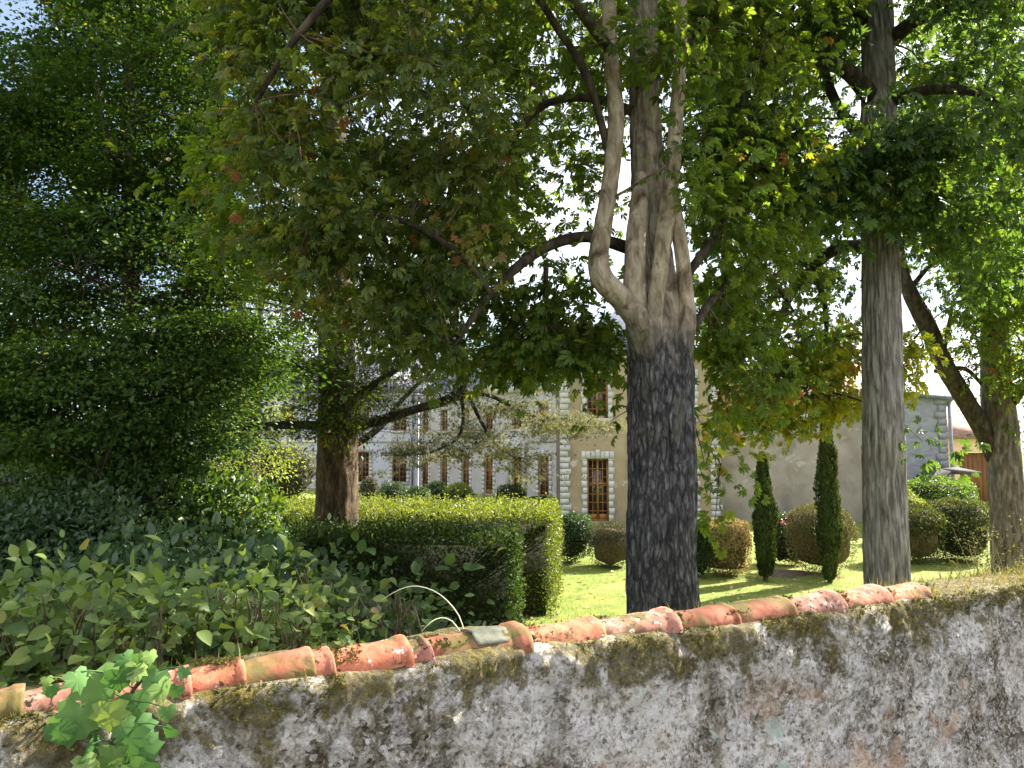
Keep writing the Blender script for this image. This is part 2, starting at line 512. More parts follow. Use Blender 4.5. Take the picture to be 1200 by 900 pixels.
def mat_main_bark():
    m, ns, ls = new_mat('old_chestnut_bark')
    o = ns.new('ShaderNodeOutputMaterial')
    b = ns.new('ShaderNodeBsdfPrincipled'); b.inputs['Roughness'].default_value = 0.9; b.inputs['Specular IOR Level'].default_value = 0.2
    tcn = ns.new('ShaderNodeTexCoord')

    def nz_(scale, detail, rough, dist):
        mpn = ns.new('ShaderNodeMapping'); mpn.inputs['Scale'].default_value = scale
        ls.new(tcn.outputs['Object'], mpn.inputs['Vector'])
        n = ns.new('ShaderNodeTexNoise'); n.inputs['Scale'].default_value = 1; n.inputs['Detail'].default_value = detail
        n.inputs['Roughness'].default_value = rough; n.inputs['Distortion'].default_value = dist
        ls.new(mpn.outputs['Vector'], n.inputs['Vector'])
        return n.outputs['Fac']
    n_f = nz_((26, 26, 6), 9, .70, .2)
    vm = ns.new('ShaderNodeMapping'); vm.inputs['Scale'].default_value = (15, 15, 4.2)
    wv = ns.new('ShaderNodeTexNoise'); wv.inputs['Scale'].default_value = 6; wv.inputs['Detail'].default_value = 3
    ls.new(tcn.outputs['Object'], wv.inputs['Vector'])
    wm = ns.new('ShaderNodeVectorMath'); wm.operation = 'MULTIPLY_ADD'; wm.inputs[1].default_value = (.10, .10, .22)
    ls.new(wv.outputs['Color'], wm.inputs[0]); ls.new(tcn.outputs['Object'], wm.inputs[2])
    ls.new(wm.outputs[0], vm.inputs['Vector'])
    vr = ns.new('ShaderNodeTexVoronoi'); vr.feature = 'DISTANCE_TO_EDGE'; vr.inputs['Scale'].default_value = 1
    ls.new(vm.outputs['Vector'], vr.inputs['Vector'])
    vp = ns.new('ShaderNodeMapRange'); vp.inputs[1].default_value = .0; vp.inputs[2].default_value = .22; vp.inputs[3].default_value = -.16; vp.inputs[4].default_value = .05
    ls.new(vr.outputs['Distance'], vp.inputs[0])
    fa = ns.new('ShaderNodeMath'); fa.operation = 'ADD'
    ls.new(n_f, fa.inputs[0]); ls.new(vp.outputs[0], fa.inputs[1])
    fine = fa.outputs[0]
    r0 = ramp(ns, [(0.30, g(40, 39, 40)), (0.46, g(68, 66, 68)), (0.57, g(94, 92, 93)), (0.72, g(134, 131, 128))])
    ls.new(fine, r0.inputs['Fac'])
    pale = nz_((7, 7, 3.5), 8, .62, .8)
    r1 = ramp(ns, [(0.32, g(84, 68, 54)), (0.46, g(146, 130, 108)), (0.62, g(186, 172, 150)), (0.72, g(104, 92, 76))])
    ls.new(pale, r1.inputs['Fac'])
    at = ns.new('ShaderNodeAttribute'); at.attribute_name = 'rnd'
    blot = nz_((5, 5, 2.2), 6, .65, .3)
    k = ns.new('ShaderNodeMath'); k.operation = 'MULTIPLY_ADD'; k.inputs[1].default_value = 1.1; k.inputs[2].default_value = -.55
    ls.new(blot, k.inputs[0])
    ad = ns.new('ShaderNodeMath'); ad.operation = 'ADD'; ad.use_clamp = True
    ls.new(k.outputs[0], ad.inputs[0]); ls.new(at.outputs['Fac'], ad.inputs[1])
    sm_ = ramp(ns, [(0.25, (0, 0, 0)), (0.85, (1, 1, 1))]); ls.new(ad.outputs[0], sm_.inputs['Fac'])
    mi = ns.new('ShaderNodeMix'); mi.data_type = 'RGBA'
    ls.new(sm_.outputs['Color'], mi.inputs[0]); ls.new(r0.outputs['Color'], mi.inputs[6]); ls.new(r1.outputs['Color'], mi.inputs[7])
    li = ramp(ns, [(0.58, (0, 0, 0)), (0.70, (1, 1, 1))]); ls.new(nz_((2.2, 2.2, 1.2), 7, .65, .3), li.inputs['Fac'])
    lm = ns.new('ShaderNodeMath'); lm.operation = 'MULTIPLY'; lm.inputs[1].default_value = .5; ls.new(li.outputs['Color'], lm.inputs[0])
    mi2 = ns.new('ShaderNodeMix'); mi2.data_type = 'RGBA'
    ls.new(lm.outputs[0], mi2.inputs[0]); ls.new(mi.outputs[2], mi2.inputs[6]); mi2.inputs[7].default_value = g(98, 102, 76)
    ls.new(mi2.outputs[2], b.inputs['Base Color'])
    bp = ns.new('ShaderNodeBump'); bp.inputs['Strength'].default_value = .9; bp.inputs['Distance'].default_value = .035
    ls.new(fine, bp.inputs['Height']); ls.new(bp.outputs[0], b.inputs['Normal'])
    ls.new(b.outputs[0], o.inputs['Surface'])
    return m


M_BARK_MAIN = mat_main_bark()
M_BARK_PALE = mat_noise('smooth_pale_bark', [(0.30, g(120, 104, 86)), (0.5, g(176, 160, 138)), (0.7, g(205, 190, 168))], scale=(7, 7, 4), detail=8, bump=0.35, bump_dist=0.012, dist=0.8,
                        extra=[(0.56, 0.70, g(110, 100, 78), (2.5, 2.5, 3.5)), (0.62, 0.68, g(80, 68, 56), (9, 9, 14))])
M_BARK_GREY = mat_noise('fissured_grey_bark', [(0.32, g(68, 63, 60)), (0.48, g(116, 110, 106)), (0.64, g(160, 153, 147))], scale=(17, 17, 2.4), detail=8, bump=0.9, bump_dist=0.025, dist=0.5,
                        extra=[(0.58, 0.74, g(110, 104, 82), (1.3, 1.3, 0.9))])
M_BARK_BROWN = mat_noise('scaly_brown_bark', [(0.32, g(42, 34, 26)), (0.5, g(84, 69, 52)), (0.68, g(128, 110, 86))], scale=(10, 10, 3), detail=8, bump=0.9, bump_dist=0.03, dist=0.6)
M_BARK_DARK = mat_noise('dark_limb_bark', [(0.32, g(34, 28, 24)), (0.5, g(60, 51, 43)), (0.68, g(92, 80, 66))], scale=(10, 10, 4), detail=7, bump=0.6, bump_dist=0.02, dist=0.5,
                        extra=[(0.56, 0.70, g(84, 84, 52), (2, 2, 2))])
M_BARK_BROWNGREY = mat_noise('brown_grey_bark', [(0.32, g(58, 50, 44)), (0.5, g(98, 88, 78)), (0.68, g(134, 124, 112))], scale=(12, 12, 3), detail=8, bump=0.9, bump_dist=0.03, dist=0.5)
M_TWIG = mat_noise('twig_bark', [(0.35, g(66, 54, 42)), (0.65, g(120, 104, 84))], scale=(8, 8, 8), bump=0.2)

M_LAWN = mat_noise('mown_lawn', [(0.30, (0.085, 0.13, 0.024)), (0.5, (0.155, 0.20, 0.034)), (0.7, (0.27, 0.27, 0.055))], scale=(2.2, 2.2, 2.2), detail=10, bump=0.5, bump_dist=0.05, rough_n=0.72,
                   extra=[(0.52, 0.68, (0.31, 0.28, 0.08, 1), (0.5, 0.5, 0.5))])
M_EARTH = mat_noise('bare_earth', [(0.3, (0.08, 0.06, 0.04)), (0.7, (0.16, 0.12, 0.08))], scale=(5, 5, 5), bump=0.5)
M_ROAD = mat_noise('asphalt', [(0.3, (0.04, 0.04, 0.042)), (0.7, (0.065, 0.064, 0.062))], scale=(40, 40, 40), bump=0.4)

# ------------------------------------------------------------------ ground, road
def ground_z(x, y):
    return 0.0


gx = np.concatenate([np.linspace(-400, -40, 8), np.linspace(-36, 44, 81), np.linspace(50, 400, 8)])
gy = np.concatenate([np.linspace(-300, -10, 6), np.linspace(-6, 70, 77), np.linspace(80, 900, 8)])
XX, YY = np.meshgrid(gx, gy)
ZZ = np.array([[0.05 * noise.noise(Vector((x * .15, y * .15, 0))) if 4 < y < 70 else 0 for x in gx] for y in gy])
idx = np.arange(len(gx) * len(gy)).reshape(len(gy), len(gx))
q = np.stack([idx[:-1, :-1], idx[:-1, 1:], idx[1:, 1:], idx[1:, :-1]], -1).reshape(-1, 4)
structure('lawn', mesh_np('lawn', np.stack([XX, YY, ZZ], -1).reshape(-1, 3), [q], smooth=True), M_LAWN)

W0 = Vector((-0.555, 2.5, 0))
WE = Vector((0.862, 0.507, 0)).normalized()
WN = Vector((0.507, -0.862, 0)).normalized()
TL = 0.36
wtop = lambda s: 3.067 - 0.0236 * s

rb = MB()
a = W0 + WE * -14 - WN * 0.05
rb.box((a.x, a.y, 0.02), WE * 60, WN * 40, (0, 0, 1.60))
structure('road', rb.mesh('road'), M_ROAD)

# ------------------------------------------------------------------ the garden wall
wall = thing('garden_wall', 'old lichen covered rubble garden wall capped with terracotta half round tiles', 'wall', (W0.x, W0.y, 0))


def wall_material():
    m, ns, ls = new_mat('lichen_mortar')
    o = ns.new('ShaderNodeOutputMaterial')
    b = ns.new('ShaderNodeBsdfPrincipled'); b.inputs['Roughness'].default_value = 0.95; b.inputs['Specular IOR Level'].default_value = 0.15
    tcn = ns.new('ShaderNodeTexCoord')

    def noise_n(scale, detail=8, rough=0.62, dist=0.0, loc=(0, 0, 0)):
        mpn = ns.new('ShaderNodeMapping'); mpn.inputs['Location'].default_value = loc
        ls.new(tcn.outputs['Object'], mpn.inputs['Vector'])
        n = ns.new('ShaderNodeTexNoise'); n.inputs['Scale'].default_value = scale; n.inputs['Detail'].default_value = detail
        n.inputs['Roughness'].default_value = rough; n.inputs['Distortion'].default_value = dist
        ls.new(mpn.outputs['Vector'], n.inputs['Vector'])
        return n

    def mix(fac, c0, c1, mode='MIX'):
        mi = ns.new('ShaderNodeMix'); mi.data_type = 'RGBA'; mi.blend_type = mode
        for sock, val in ((0, fac), (6, c0), (7, c1)):
            if hasattr(val, 'is_linked'):
                ls.new(val, mi.inputs[sock])
            else:
                mi.inputs[sock].default_value = val
        return mi.outputs[2]

    def mask(n, p0, p1):
        r = ramp(ns, [(p0, (0, 0, 0)), (p1, (1, 1, 1))])
        ls.new(n, r.inputs['Fac'])
        return r.outputs['Color']

    def math_n(op, a_, b_):
        k = ns.new('ShaderNodeMath'); k.operation = op
        for i, v in enumerate((a_, b_)):
            if hasattr(v, 'is_linked'):
                ls.new(v, k.inputs[i])
            else:
                k.inputs[i].default_value = v
        return k.outputs[0]

    def warped(amount, wscale):
        wn_ = noise_n(wscale, 4, .6)
        k = ns.new('ShaderNodeVectorMath'); k.operation = 'MULTIPLY_ADD'
        k.inputs[1].default_value = (amount, amount, amount)
        ls.new(wn_.outputs['Color'], k.inputs[0]); ls.new(tcn.outputs['Object'], k.inputs[2])
        return k.outputs[0]

    wv = warped(.022, 38)
    cells = []
    for sc in (62, 118):
        v = ns.new('ShaderNodeTexVoronoi'); v.inputs['Scale'].default_value = sc; v.inputs['Randomness'].default_value = 1
        ls.new(wv, v.inputs['Vector'])
        sp = ns.new('ShaderNodeSeparateColor'); ls.new(v.outputs['Color'], sp.inputs[0])
        cells.append((v, sp))
    v = cells[0][0]
    grit = math_n('ADD', math_n('MULTIPLY', cells[0][1].outputs[0], .62), math_n('MULTIPLY', cells[1][1].outputs[0], .38))
    # zones: bare pale render and dark weathered film, each with its own mix of grains
    zone = math_n('ADD', math_n('MULTIPLY', noise_n(2.3, 9, 0.66, 0.5).outputs['Fac'], .6), math_n('MULTIPLY', noise_n(9.0, 8, .7, .2, (4, 1, 1)).outputs['Fac'], .4))
    zm = mask(zone, 0.435, 0.53)
    pale = ramp(ns, [(0.0, g(112, 102, 90)), (0.22, g(182, 171, 157)), (0.42, g(228, 219, 207)), (0.72, g(240, 234, 226)), (1.0, g(250, 246, 240))])
    dark = ramp(ns, [(0.0, g(56, 49, 38)), (0.30, g(98, 88, 70)), (0.52, g(140, 129, 110)), (0.74, g(176, 167, 152)), (0.92, g(232, 226, 218))])
    ls.new(grit, pale.inputs['Fac']); ls.new(grit, dark.inputs['Fac'])
    col = mix(zm, dark.outputs['Color'], pale.outputs['Color'])
    tone = noise_n(6.0, 6, .6, .2, (2, 7, 7))
    tr_ = ramp(ns, [(0.35, (.84, .80, .74, 1)), (0.55, (1, 1, 1, 1)), (0.7, (.98, .95, 1.0, 1))]); ls.new(tone.outputs['Fac'], tr_.inputs['Fac'])
    col = mix(1.0, col, tr_.outputs['Color'], 'MULTIPLY')
    sm_p = ns.new('ShaderNodeMapping'); sm_p.inputs['Scale'].default_value = (7, 7, .9)
    ls.new(tcn.outputs['Object'], sm_p.inputs['Vector'])
    sn = ns.new('ShaderNodeTexNoise'); sn.inputs['Scale'].default_value = 1; sn.inputs['Detail'].default_value = 6; sn.inputs['Roughness'].default_value = .65
    ls.new(sm_p.outputs['Vector'], sn.inputs['Vector'])
    col = mix(math_n('MULTIPLY', mask(sn.outputs['Fac'], .54, .68), .42), col, g(104, 96, 78))
    # peach mortar patches, lower courses
    at = ns.new('ShaderNodeAttribute'); at.attribute_name = 'rnd'
    low = mask(at.outputs['Fac'], 0.16, 0.5)
    pe = mask(noise_n(3.1, 7, 0.6, 0.3, (7, 2, 9)).outputs['Fac'], 0.56, 0.64)
    col = mix(math_n('MULTIPLY', math_n('MULTIPLY', pe, low), 0.6), col, g(208, 168, 132))
    # pale mint lichen
    col = mix(math_n('MULTIPLY', mask(noise_n(3.4, 4, 0.5, 0.6, (1, 8, 4)).outputs['Fac'], 0.655, 0.67), 0.8), col, g(200, 210, 194))
    # moss: thick near the top, thinning downwards
    mossn = noise_n(4.2, 9, 0.72, 0.4, (5, 5, 1))
    near = ns.new('ShaderNodeMapRange'); near.inputs[1].default_value = -0.2; near.inputs[2].default_value = 0.45
    near.inputs[3].default_value = 0.30; near.inputs[4].default_value = -0.10
    ls.new(at.outputs['Fac'], near.inputs[0])
    mo = mask(math_n('ADD', mossn.outputs['Fac'], near.outputs[0]), 0.55, 0.64)
    mc = ramp(ns, [(0.3, g(58, 52, 30)), (0.5, g(98, 88, 46)), (0.66, g(146, 130, 56))])
    ls.new(noise_n(40, 6, 0.75).outputs['Fac'], mc.inputs['Fac'])
    col = mix(math_n('MULTIPLY', mo, 0.86), col, mc.outputs['Color'])
    ls.new(col, b.inputs['Base Color'])
    h1 = noise_n(48, 6, 0.7, .15).outputs['Fac']
    h = math_n('ADD', math_n('MULTIPLY', h1, 1.0), math_n('MULTIPLY', grit, 0.35))
    bp = ns.new('ShaderNodeBump'); bp.inputs['Strength'].default_value = 0.9; bp.inputs['Distance'].default_value = 0.03
    ls.new(h, bp.inputs['Height']); ls.new(bp.outputs[0], b.inputs['Normal'])
    ls.new(b.outputs[0], o.inputs['Surface'])
    return m


ss = np.concatenate([np.arange(-12, -1.4, 0.3), np.arange(-1.4, 5.2, 0.014), np.arange(5.2, 30, 0.3)])
prof = []                                          # (offset along normal, drop below top, distance measure)
for dz in np.concatenate([np.arange(2.0, 1.35, -0.1), np.arange(1.35, 0.045, -0.0135)]):
    prof.append((0.02, -dz, dz))
for aa in np.linspace(0.2, 1.0, 5):
    prof.append((0.02 - 0.05 * (1 - math.cos(aa * math.pi / 2)), -0.045 + 0.05 * math.sin(aa * math.pi / 2), 0.02))
for oo in np.linspace(-0.06, -0.34, 9):
    prof.append((oo, 0.012 * math.sin((oo + .34) / .3 * 3), -0.2))
for dz in (0.03, 0.1, 0.4, 1.0, 2.0, 3.1):
    prof.append((-0.38, -dz, dz))
V, D = [], []
for s in ss:
    zt = wtop(s) + 0.018 * noise.noise(Vector((s * 2.5, 0, 9))) + 0.02 * noise.noise(Vector((s * .7, 3, 9)))
    for (o_, dz, dist) in prof:
        p = W0 + WE * s + WN * o_
        z = max(zt + dz, 0.0)
        q3 = Vector((s, z, o_))
        h = 0.030 * noise.noise(q3 * 1.7) + 0.018 * noise.noise(q3 * 6.1 + Vector((5, 5, 5))) + 0.016 * noise.noise(q3 * 14) + 0.011 * noise.noise(q3 * 33)
        if o_ > -0.03:
            p = p + WN * h
        else:
            z += h * 0.5
        V.append((p.x, p.y, z)); D.append(dist)
ns_, np_ = len(ss), len(prof)
idx = np.arange(ns_ * np_).reshape(ns_, np_)
q = np.stack([idx[:-1, :-1], idx[1:, :-1], idx[1:, 1:], idx[:-1, 1:]], -1).reshape(-1, 4)
obj('masonry', mesh_np('masonry', V, [q], rnd=np.array(D), smooth=True), wall_material(), wall)

TILE_MATS = []
for i_, (c0, c1, c2_) in enumerate(((g(128, 78, 60), g(178, 112, 90), g(206, 150, 128)), (g(120, 70, 50), g(184, 110, 82), g(204, 138, 108)), (g(118, 80, 66), g(168, 116, 98), g(208, 166, 148)))):
    TILE_MATS.append(mat_noise('terracotta', [(0.30, c0), (0.5, c1), (0.68, c2_)], scale=(11, 11, 11), detail=10, bump=0.6, bump_dist=0.012, rough_n=.7,
                     extra=[(0.55 + .01 * i_, 0.62, g(116, 88, 66), (8, 8, 8)), (0.57 - .01 * i_, 0.62, g(98, 88, 52), (5, 5, 5)), (0.59, 0.63, g(66, 56, 46), (38, 38, 38)),
                            (0.61, 0.64, g(222, 204, 188), (22, 22, 22))]))
M_TILE_MOSS = mat_noise('mossy_terracotta', [(0.30, g(100, 60, 44)), (0.5, g(150, 92, 70)), (0.68, g(176, 122, 98))], scale=(9, 9, 9), detail=8, bump=0.5, bump_dist=0.015,
                        extra=[(0.46, 0.56, g(104, 92, 52), (6, 6, 6)), (0.62, 0.68, g(64, 58, 44), (26, 26, 26))])
M_CEMENT = mat_noise('grey_cement', [(0.3, g(96, 98, 84)), (0.7, g(140, 140, 124))], scale=(20, 20, 20), bump=0.3)


def ridge_tile(k, r0, r1, lift, wob, length):
    NS, NA = 26, 22
    MBt = MB()
    outer, inner = [], []
    for i in range(NS + 1):
        t = i / NS
        s = k * TL - 0.03 + t * length
        r = r0 + (r1 - r0) * t + ((.007 + .005 * math.sin(k * 2.3)) if t > 0.90 + .04 * math.sin(k * 5.1) + .03 * noise.noise(Vector((k * 3.0, t, 1))) else 0.0)
        zc = wtop(s) - 0.008 + lift * t
        c = W0 + WE * s + WN * (-0.105 + wob * (t - .5))
        for rr, lst in ((r, outer), (r - 0.016, inner)):
            for j in range(NA + 1):
                ex_ = .035 + .05 * noise.noise(Vector((s * 11, k * 3.3, 5)))
                th = math.pi * (j / NA) * (1 + 2 * ex_) - ex_ * math.pi
                n1 = noise.noise(Vector((s * 9, j * .25, k))) * 0.006 + noise.noise(Vector((s * 34, j * .8, k))) * 0.0026
                p = c + WN * (math.cos(th) * (rr * 1.08 + n1)) + Vector((0, 0, math.sin(th) * (rr * 0.80 + n1)))
                lst.append((p.x, p.y, zc + p.z))
    idx = np.arange((NS + 1) * (NA + 1)).reshape(NS + 1, NA + 1)
    qo = np.stack([idx[:-1, :-1], idx[1:, :-1], idx[1:, 1:], idx[:-1, 1:]], -1).reshape(-1, 4)
    off = (NS + 1) * (NA + 1)
    qi = qo[:, ::-1] + off
    rim = []
    for j in range(NA):
        rim.append((idx[NS, j], idx[NS, j] + off, idx[NS, j + 1] + off, idx[NS, j + 1]))
        rim.append((idx[0, j + 1], idx[0, j + 1] + off, idx[0, j] + off, idx[0, j]))
    for i in range(NS):
        rim.append((idx[i + 1, 0], idx[i + 1, 0] + off, idx[i, 0] + off, idx[i, 0]))
        rim.append((idx[i, NA], idx[i, NA] + off, idx[i + 1, NA] + off, idx[i + 1, NA]))
    return mesh_np('coping_tile', np.array(outer + inner), [qo, qi, np.array(rim)], smooth=False)


rr = random.Random(5)
joints = [-10 + .55 * i_ for i_ in range(18)]
joints = [(a_ + rr.uniform(-.08, .08), .55) for a_ in joints if a_ < -.5] + [(-.35, .38), (0, .72), (.70, .30)] + [(i_, 1.0) for i_ in range(1, 9)]
for n_, (k, ln_) in enumerate(joints):
    moss = n_ % 4 == 1 or k == 4
    t = obj('coping_tile', ridge_tile(k, (0.074 if k > -1 else .056) + rr.uniform(-.006, .004), (0.085 if k > -1 else .074) + rr.uniform(-.005, .006), rr.uniform(0, .014), rr.uniform(-.03, .03), TL * ln_ * rr.uniform(1.06, 1.16)), M_TILE_MOSS if moss else TILE_MATS[n_ % 3], wall)
# a smear of grey cement repairing one tile
cb = []
for i in range(14):
    for j in range(9):
        s = 1.44 * TL + i / 13 * 0.19 * TL * 2.1
        th = math.pi * (0.18 + 0.5 * j / 8)
        r = 0.089 + 0.004 * noise.noise(Vector((i * .5, j * .5, 2)))
        p = W0 + WE * (s + 0.02 * noise.noise(Vector((j * .6, 3, 1)))) + WN * (-0.105 + math.cos(th) * r * 1.08)
        cb.append((p.x, p.y, wtop(s) - 0.006 + math.sin(th) * r * 0.82))
idx = np.arange(14 * 9).reshape(14, 9)
o = obj('cement_patch', mesh_np('cement_patch', cb, [np.stack([idx[:-1, :-1], idx[1:, :-1], idx[1:, 1:], idx[:-1, 1:]], -1).reshape(-1, 4)], smooth=True), M_CEMENT, wall)
sm = o.modifiers.new('thick', 'SOLIDIFY'); sm.thickness = 0.006; sm.offset = 1

# moss cushions and short dry grass rooted in the wall head
n = 5200
s = RNG.uniform(-1.4, 5.2, n)
offn = np.where(RNG.random(n) < .55, RNG.uniform(-0.02, 0.05, n), RNG.uniform(-0.36, 0.0, n))
keep = np.array([noise.noise(Vector((a_ * 3.1, 4, 1))) > -0.1 or a_ > 3.0 for a_ in s])
s, offn = s[keep], offn[keep]
n = len(s)
drop = np.where(offn > 0, RNG.exponential(0.05, n), 0)
pos = np.stack([W0.x + WE.x * s + WN.x * (offn), W0.y + WE.y * s + WN.y * offn, wtop(s) - drop + 0.0], 1)
dr = np.stack([RNG.normal(0, .6, n) + WN.x * .4, RNG.normal(0, .6, n) + WN.y * .4, np.abs(RNG.normal(.7, .4, n))], 1)
o = obj('moss', leaves_mesh('moss', pos, dr, RNG.normal(0, 1, (n, 3)), RNG.uniform(.012, .028, n), t_tuft(8, .09, 3)), M_MOSS, wall)
o['kind'] = 'stuff'
n = 2600
kj = RNG.integers(-3, 9, n)
s = (kj + 1) * TL + RNG.normal(.02, .035, n)
th_ = RNG.uniform(.12, .85, n) * np.pi
ok_ = np.array([noise.noise(Vector((float(k_) * 2.7, float(t_) * 1.6, 2))) > .02 for k_, t_ in zip(kj, th_)])
s, th_ = s[ok_], th_[ok_]
oj = -.105 + np.cos(th_) * .088
pos = np.stack([W0.x + WE.x * s + WN.x * oj, W0.y + WE.y * s + WN.y * oj, wtop(s) - .008 + np.sin(th_) * .074], 1)
dr = np.stack([WN.x * np.cos(th_), WN.y * np.cos(th_), np.sin(th_)], 1) + RNG.normal(0, .4, (len(s), 3))
o = obj('moss', leaves_mesh('moss', pos, dr, RNG.normal(0, 1, (len(s), 3)), RNG.uniform(.010, .020, len(s)), t_tuft(8, .10, 3)), M_MOSS, wall)
o['kind'] = 'stuff'
n = 2600
s = np.where(RNG.random(n) < .9, 3.05 + RNG.random(n) ** .8 * 3.0, RNG.uniform(-.6, 3.0, n))
offn = RNG.uniform(-0.36, 0.015, n)
pos = np.stack([W0.x + WE.x * s + WN.x * offn, W0.y + WE.y * s + WN.y * offn, wtop(s) - 0.005], 1)
dr = np.stack([RNG.normal(0, .5, n), RNG.normal(0, .5, n), RNG.uniform(.5, 1.2, n)], 1)
blade = (np.array([(-.05, 0, 0), (.05, 0, 0), (.03, .55, .08), (-.03, .55, .08), (0, 1, .3)]), [np.array([(0, 1, 2, 3)]), np.array([(3, 2, 4)])])
o = obj('wall_grass', leaves_mesh('wall_grass', pos, dr, RNG.normal(0, 1, (n, 3)), RNG.uniform(.02, .075, n), blade), M_DRYGRASS, wall)
o['kind'] = 'stuff'

# ------------------------------------------------------------------ the manor and its outbuildings
M_RENDER_OCHRE = mat_noise('ochre_render', [(0.3, g(150, 132, 108)), (0.55, g(166, 148, 122)), (0.75, g(178, 162, 138))], scale=(.9, .9, .9), detail=8, bump=0.15,
                           extra=[(0.52, 0.68, g(128, 118, 104), (.9, .9, .3)), (0.60, 0.66, g(186, 176, 160), (.6, .6, .8))])
M_RENDER_PALE = mat_noise('pale_render', [(0.3, g(172, 165, 162)), (0.6, g(190, 184, 182)), (0.8, g(204, 198, 195))], scale=(.7, .7, .7), detail=8, bump=0.12,
                          extra=[(0.52, 0.68, g(176, 164, 150), (.8, .8, .25)), (0.60, 0.70, g(190, 172, 150), (.3, .3, .5))])
M_RENDER_LILAC = mat_noise('lilac_grey_render', [(0.3, g(186, 184, 196)), (0.7, g(206, 204, 214))], scale=(.7, .7, .7), detail=8, bump=0.12)
M_RENDER_GREY = mat_noise('patched_grey_render', [(0.3, g(142, 132, 119)), (0.5, g(164, 153, 139)), (0.7, g(180, 170, 157))], scale=(.9, .9, .9), detail=9, bump=0.25,
                          extra=[(0.63, 0.67, g(184, 178, 170), (.7, .7, 1.1)), (0.54, 0.68, g(118, 112, 108), (.5, .5, .25)), (0.62, 0.66, g(152, 132, 112), (1.6, 1.6, 2.0))])
M_STONE = mat_noise('cut_limestone', [(0.3, g(180, 177, 174)), (0.7, g(208, 205, 202))], scale=(2.5, 2.5, 2.5), detail=6, bump=0.15)
M_STONE_COOL = mat_noise('coursed_grey_stone', [(0.3, g(124, 125, 132)), (0.7, g(154, 155, 162))], scale=(2.2, 2.2, 6), detail=7, bump=0.3)
M_SLATE = mat_noise('slate', [(0.3, g(74, 78, 92)), (0.7, g(112, 116, 130))], scale=(3, 3, 8), detail=5, bump=0.3, rough=0.5)
M_OLDTILE = mat_noise('old_roof_tile', [(0.3, g(120, 96, 82)), (0.7, g(168, 138, 118))], scale=(4, 4, 9), detail=6, bump=0.4)
M_WOOD = mat_noise('golden_oak', [(0.3, g(128, 88, 48)), (0.7, g(172, 124, 72))], scale=(6, 6, 2), detail=5, bump=0.1, rough=0.5)
M_GATE = mat_noise('brown_boards', [(0.3, g(98, 66, 42)), (0.7, g(138, 98, 66))], scale=(9, 9, 1), detail=5, bump=0.2)
M_PEACH = mat_noise('peach_render', [(0.3, g(214, 176, 148)), (0.7, g(230, 196, 168))], scale=(1, 1, 1), bump=0.1)
M_ZINC = mat_plain('zinc', g(128, 130, 138), rough=0.7)


def mat_glass():
    m, ns, ls = new_mat('old_window_glass')
    o = ns.new('ShaderNodeOutputMaterial')
    b = ns.new('ShaderNodeBsdfPrincipled')
    tcn = ns.new('ShaderNodeTexCoord')
    n = ns.new('ShaderNodeTexNoise'); n.inputs['Scale'].default_value = 1.2
    ls.new(tcn.outputs['Object'], n.inputs['Vector'])
    r = ramp(ns, [(0.4, (0.010, 0.011, 0.014)), (0.6, (0.035, 0.035, 0.045))])
    ls.new(n.outputs['Fac'], r.inputs['Fac']); ls.new(r.outputs['Color'], b.inputs['Base Color'])
    b.inputs['Roughness'].default_value = 0.08
    b.inputs['Specular IOR Level'].default_value = 0.7
    bp = ns.new('ShaderNodeBump'); bp.inputs['Strength'].default_value = 0.12
    ls.new(n.outputs['Fac'], bp.inputs['Height']); ls.new(bp.outputs[0], b.inputs['Normal'])
    ls.new(b.outputs[0], o.inputs['Surface'])
    return m


M_GLASS = mat_glass()


def facade_mesh(O, u, n, W, H, holes, z0=0.0, depth=0.28):
    """plane with real openings and reveals; holes (x0, x1, z0, z1)"""
    O, u, n = np.array(O, float), np.array(u, float), np.array(n, float)
    xs = sorted({0.0, W} | {h[0] for h in holes} | {h[1] for h in holes})
    zs = sorted({z0, H} | {max(z0, h[2]) for h in holes} | {h[3] for h in holes})
    m = MB()
    pt = lambda x, z, d=0.0: O + u * x + n * d + np.array([0, 0, z])
    for i in range(len(xs) - 1):
        for j in range(len(zs) - 1):
            cx, cz = (xs[i] + xs[i + 1]) / 2, (zs[j] + zs[j + 1]) / 2
            if any(h[0] < cx < h[1] and h[2] < cz < h[3] for h in holes):
                continue
            m.add([pt(xs[i], zs[j]), pt(xs[i + 1], zs[j]), pt(xs[i + 1], zs[j + 1]), pt(xs[i], zs[j + 1])], [(0, 1, 2, 3)])
    for (x0, x1, a0, a1) in holes:
        for (A, B) in (((x0, a0), (x0, a1)), ((x0, a1), (x1, a1)), ((x1, a1), (x1, a0)), ((x1, a0), (x0, a0))):
            m.add([pt(*A), pt(*B), pt(*B, -depth), pt(*A, -depth)], [(0, 1, 2, 3)])
    return m, pt


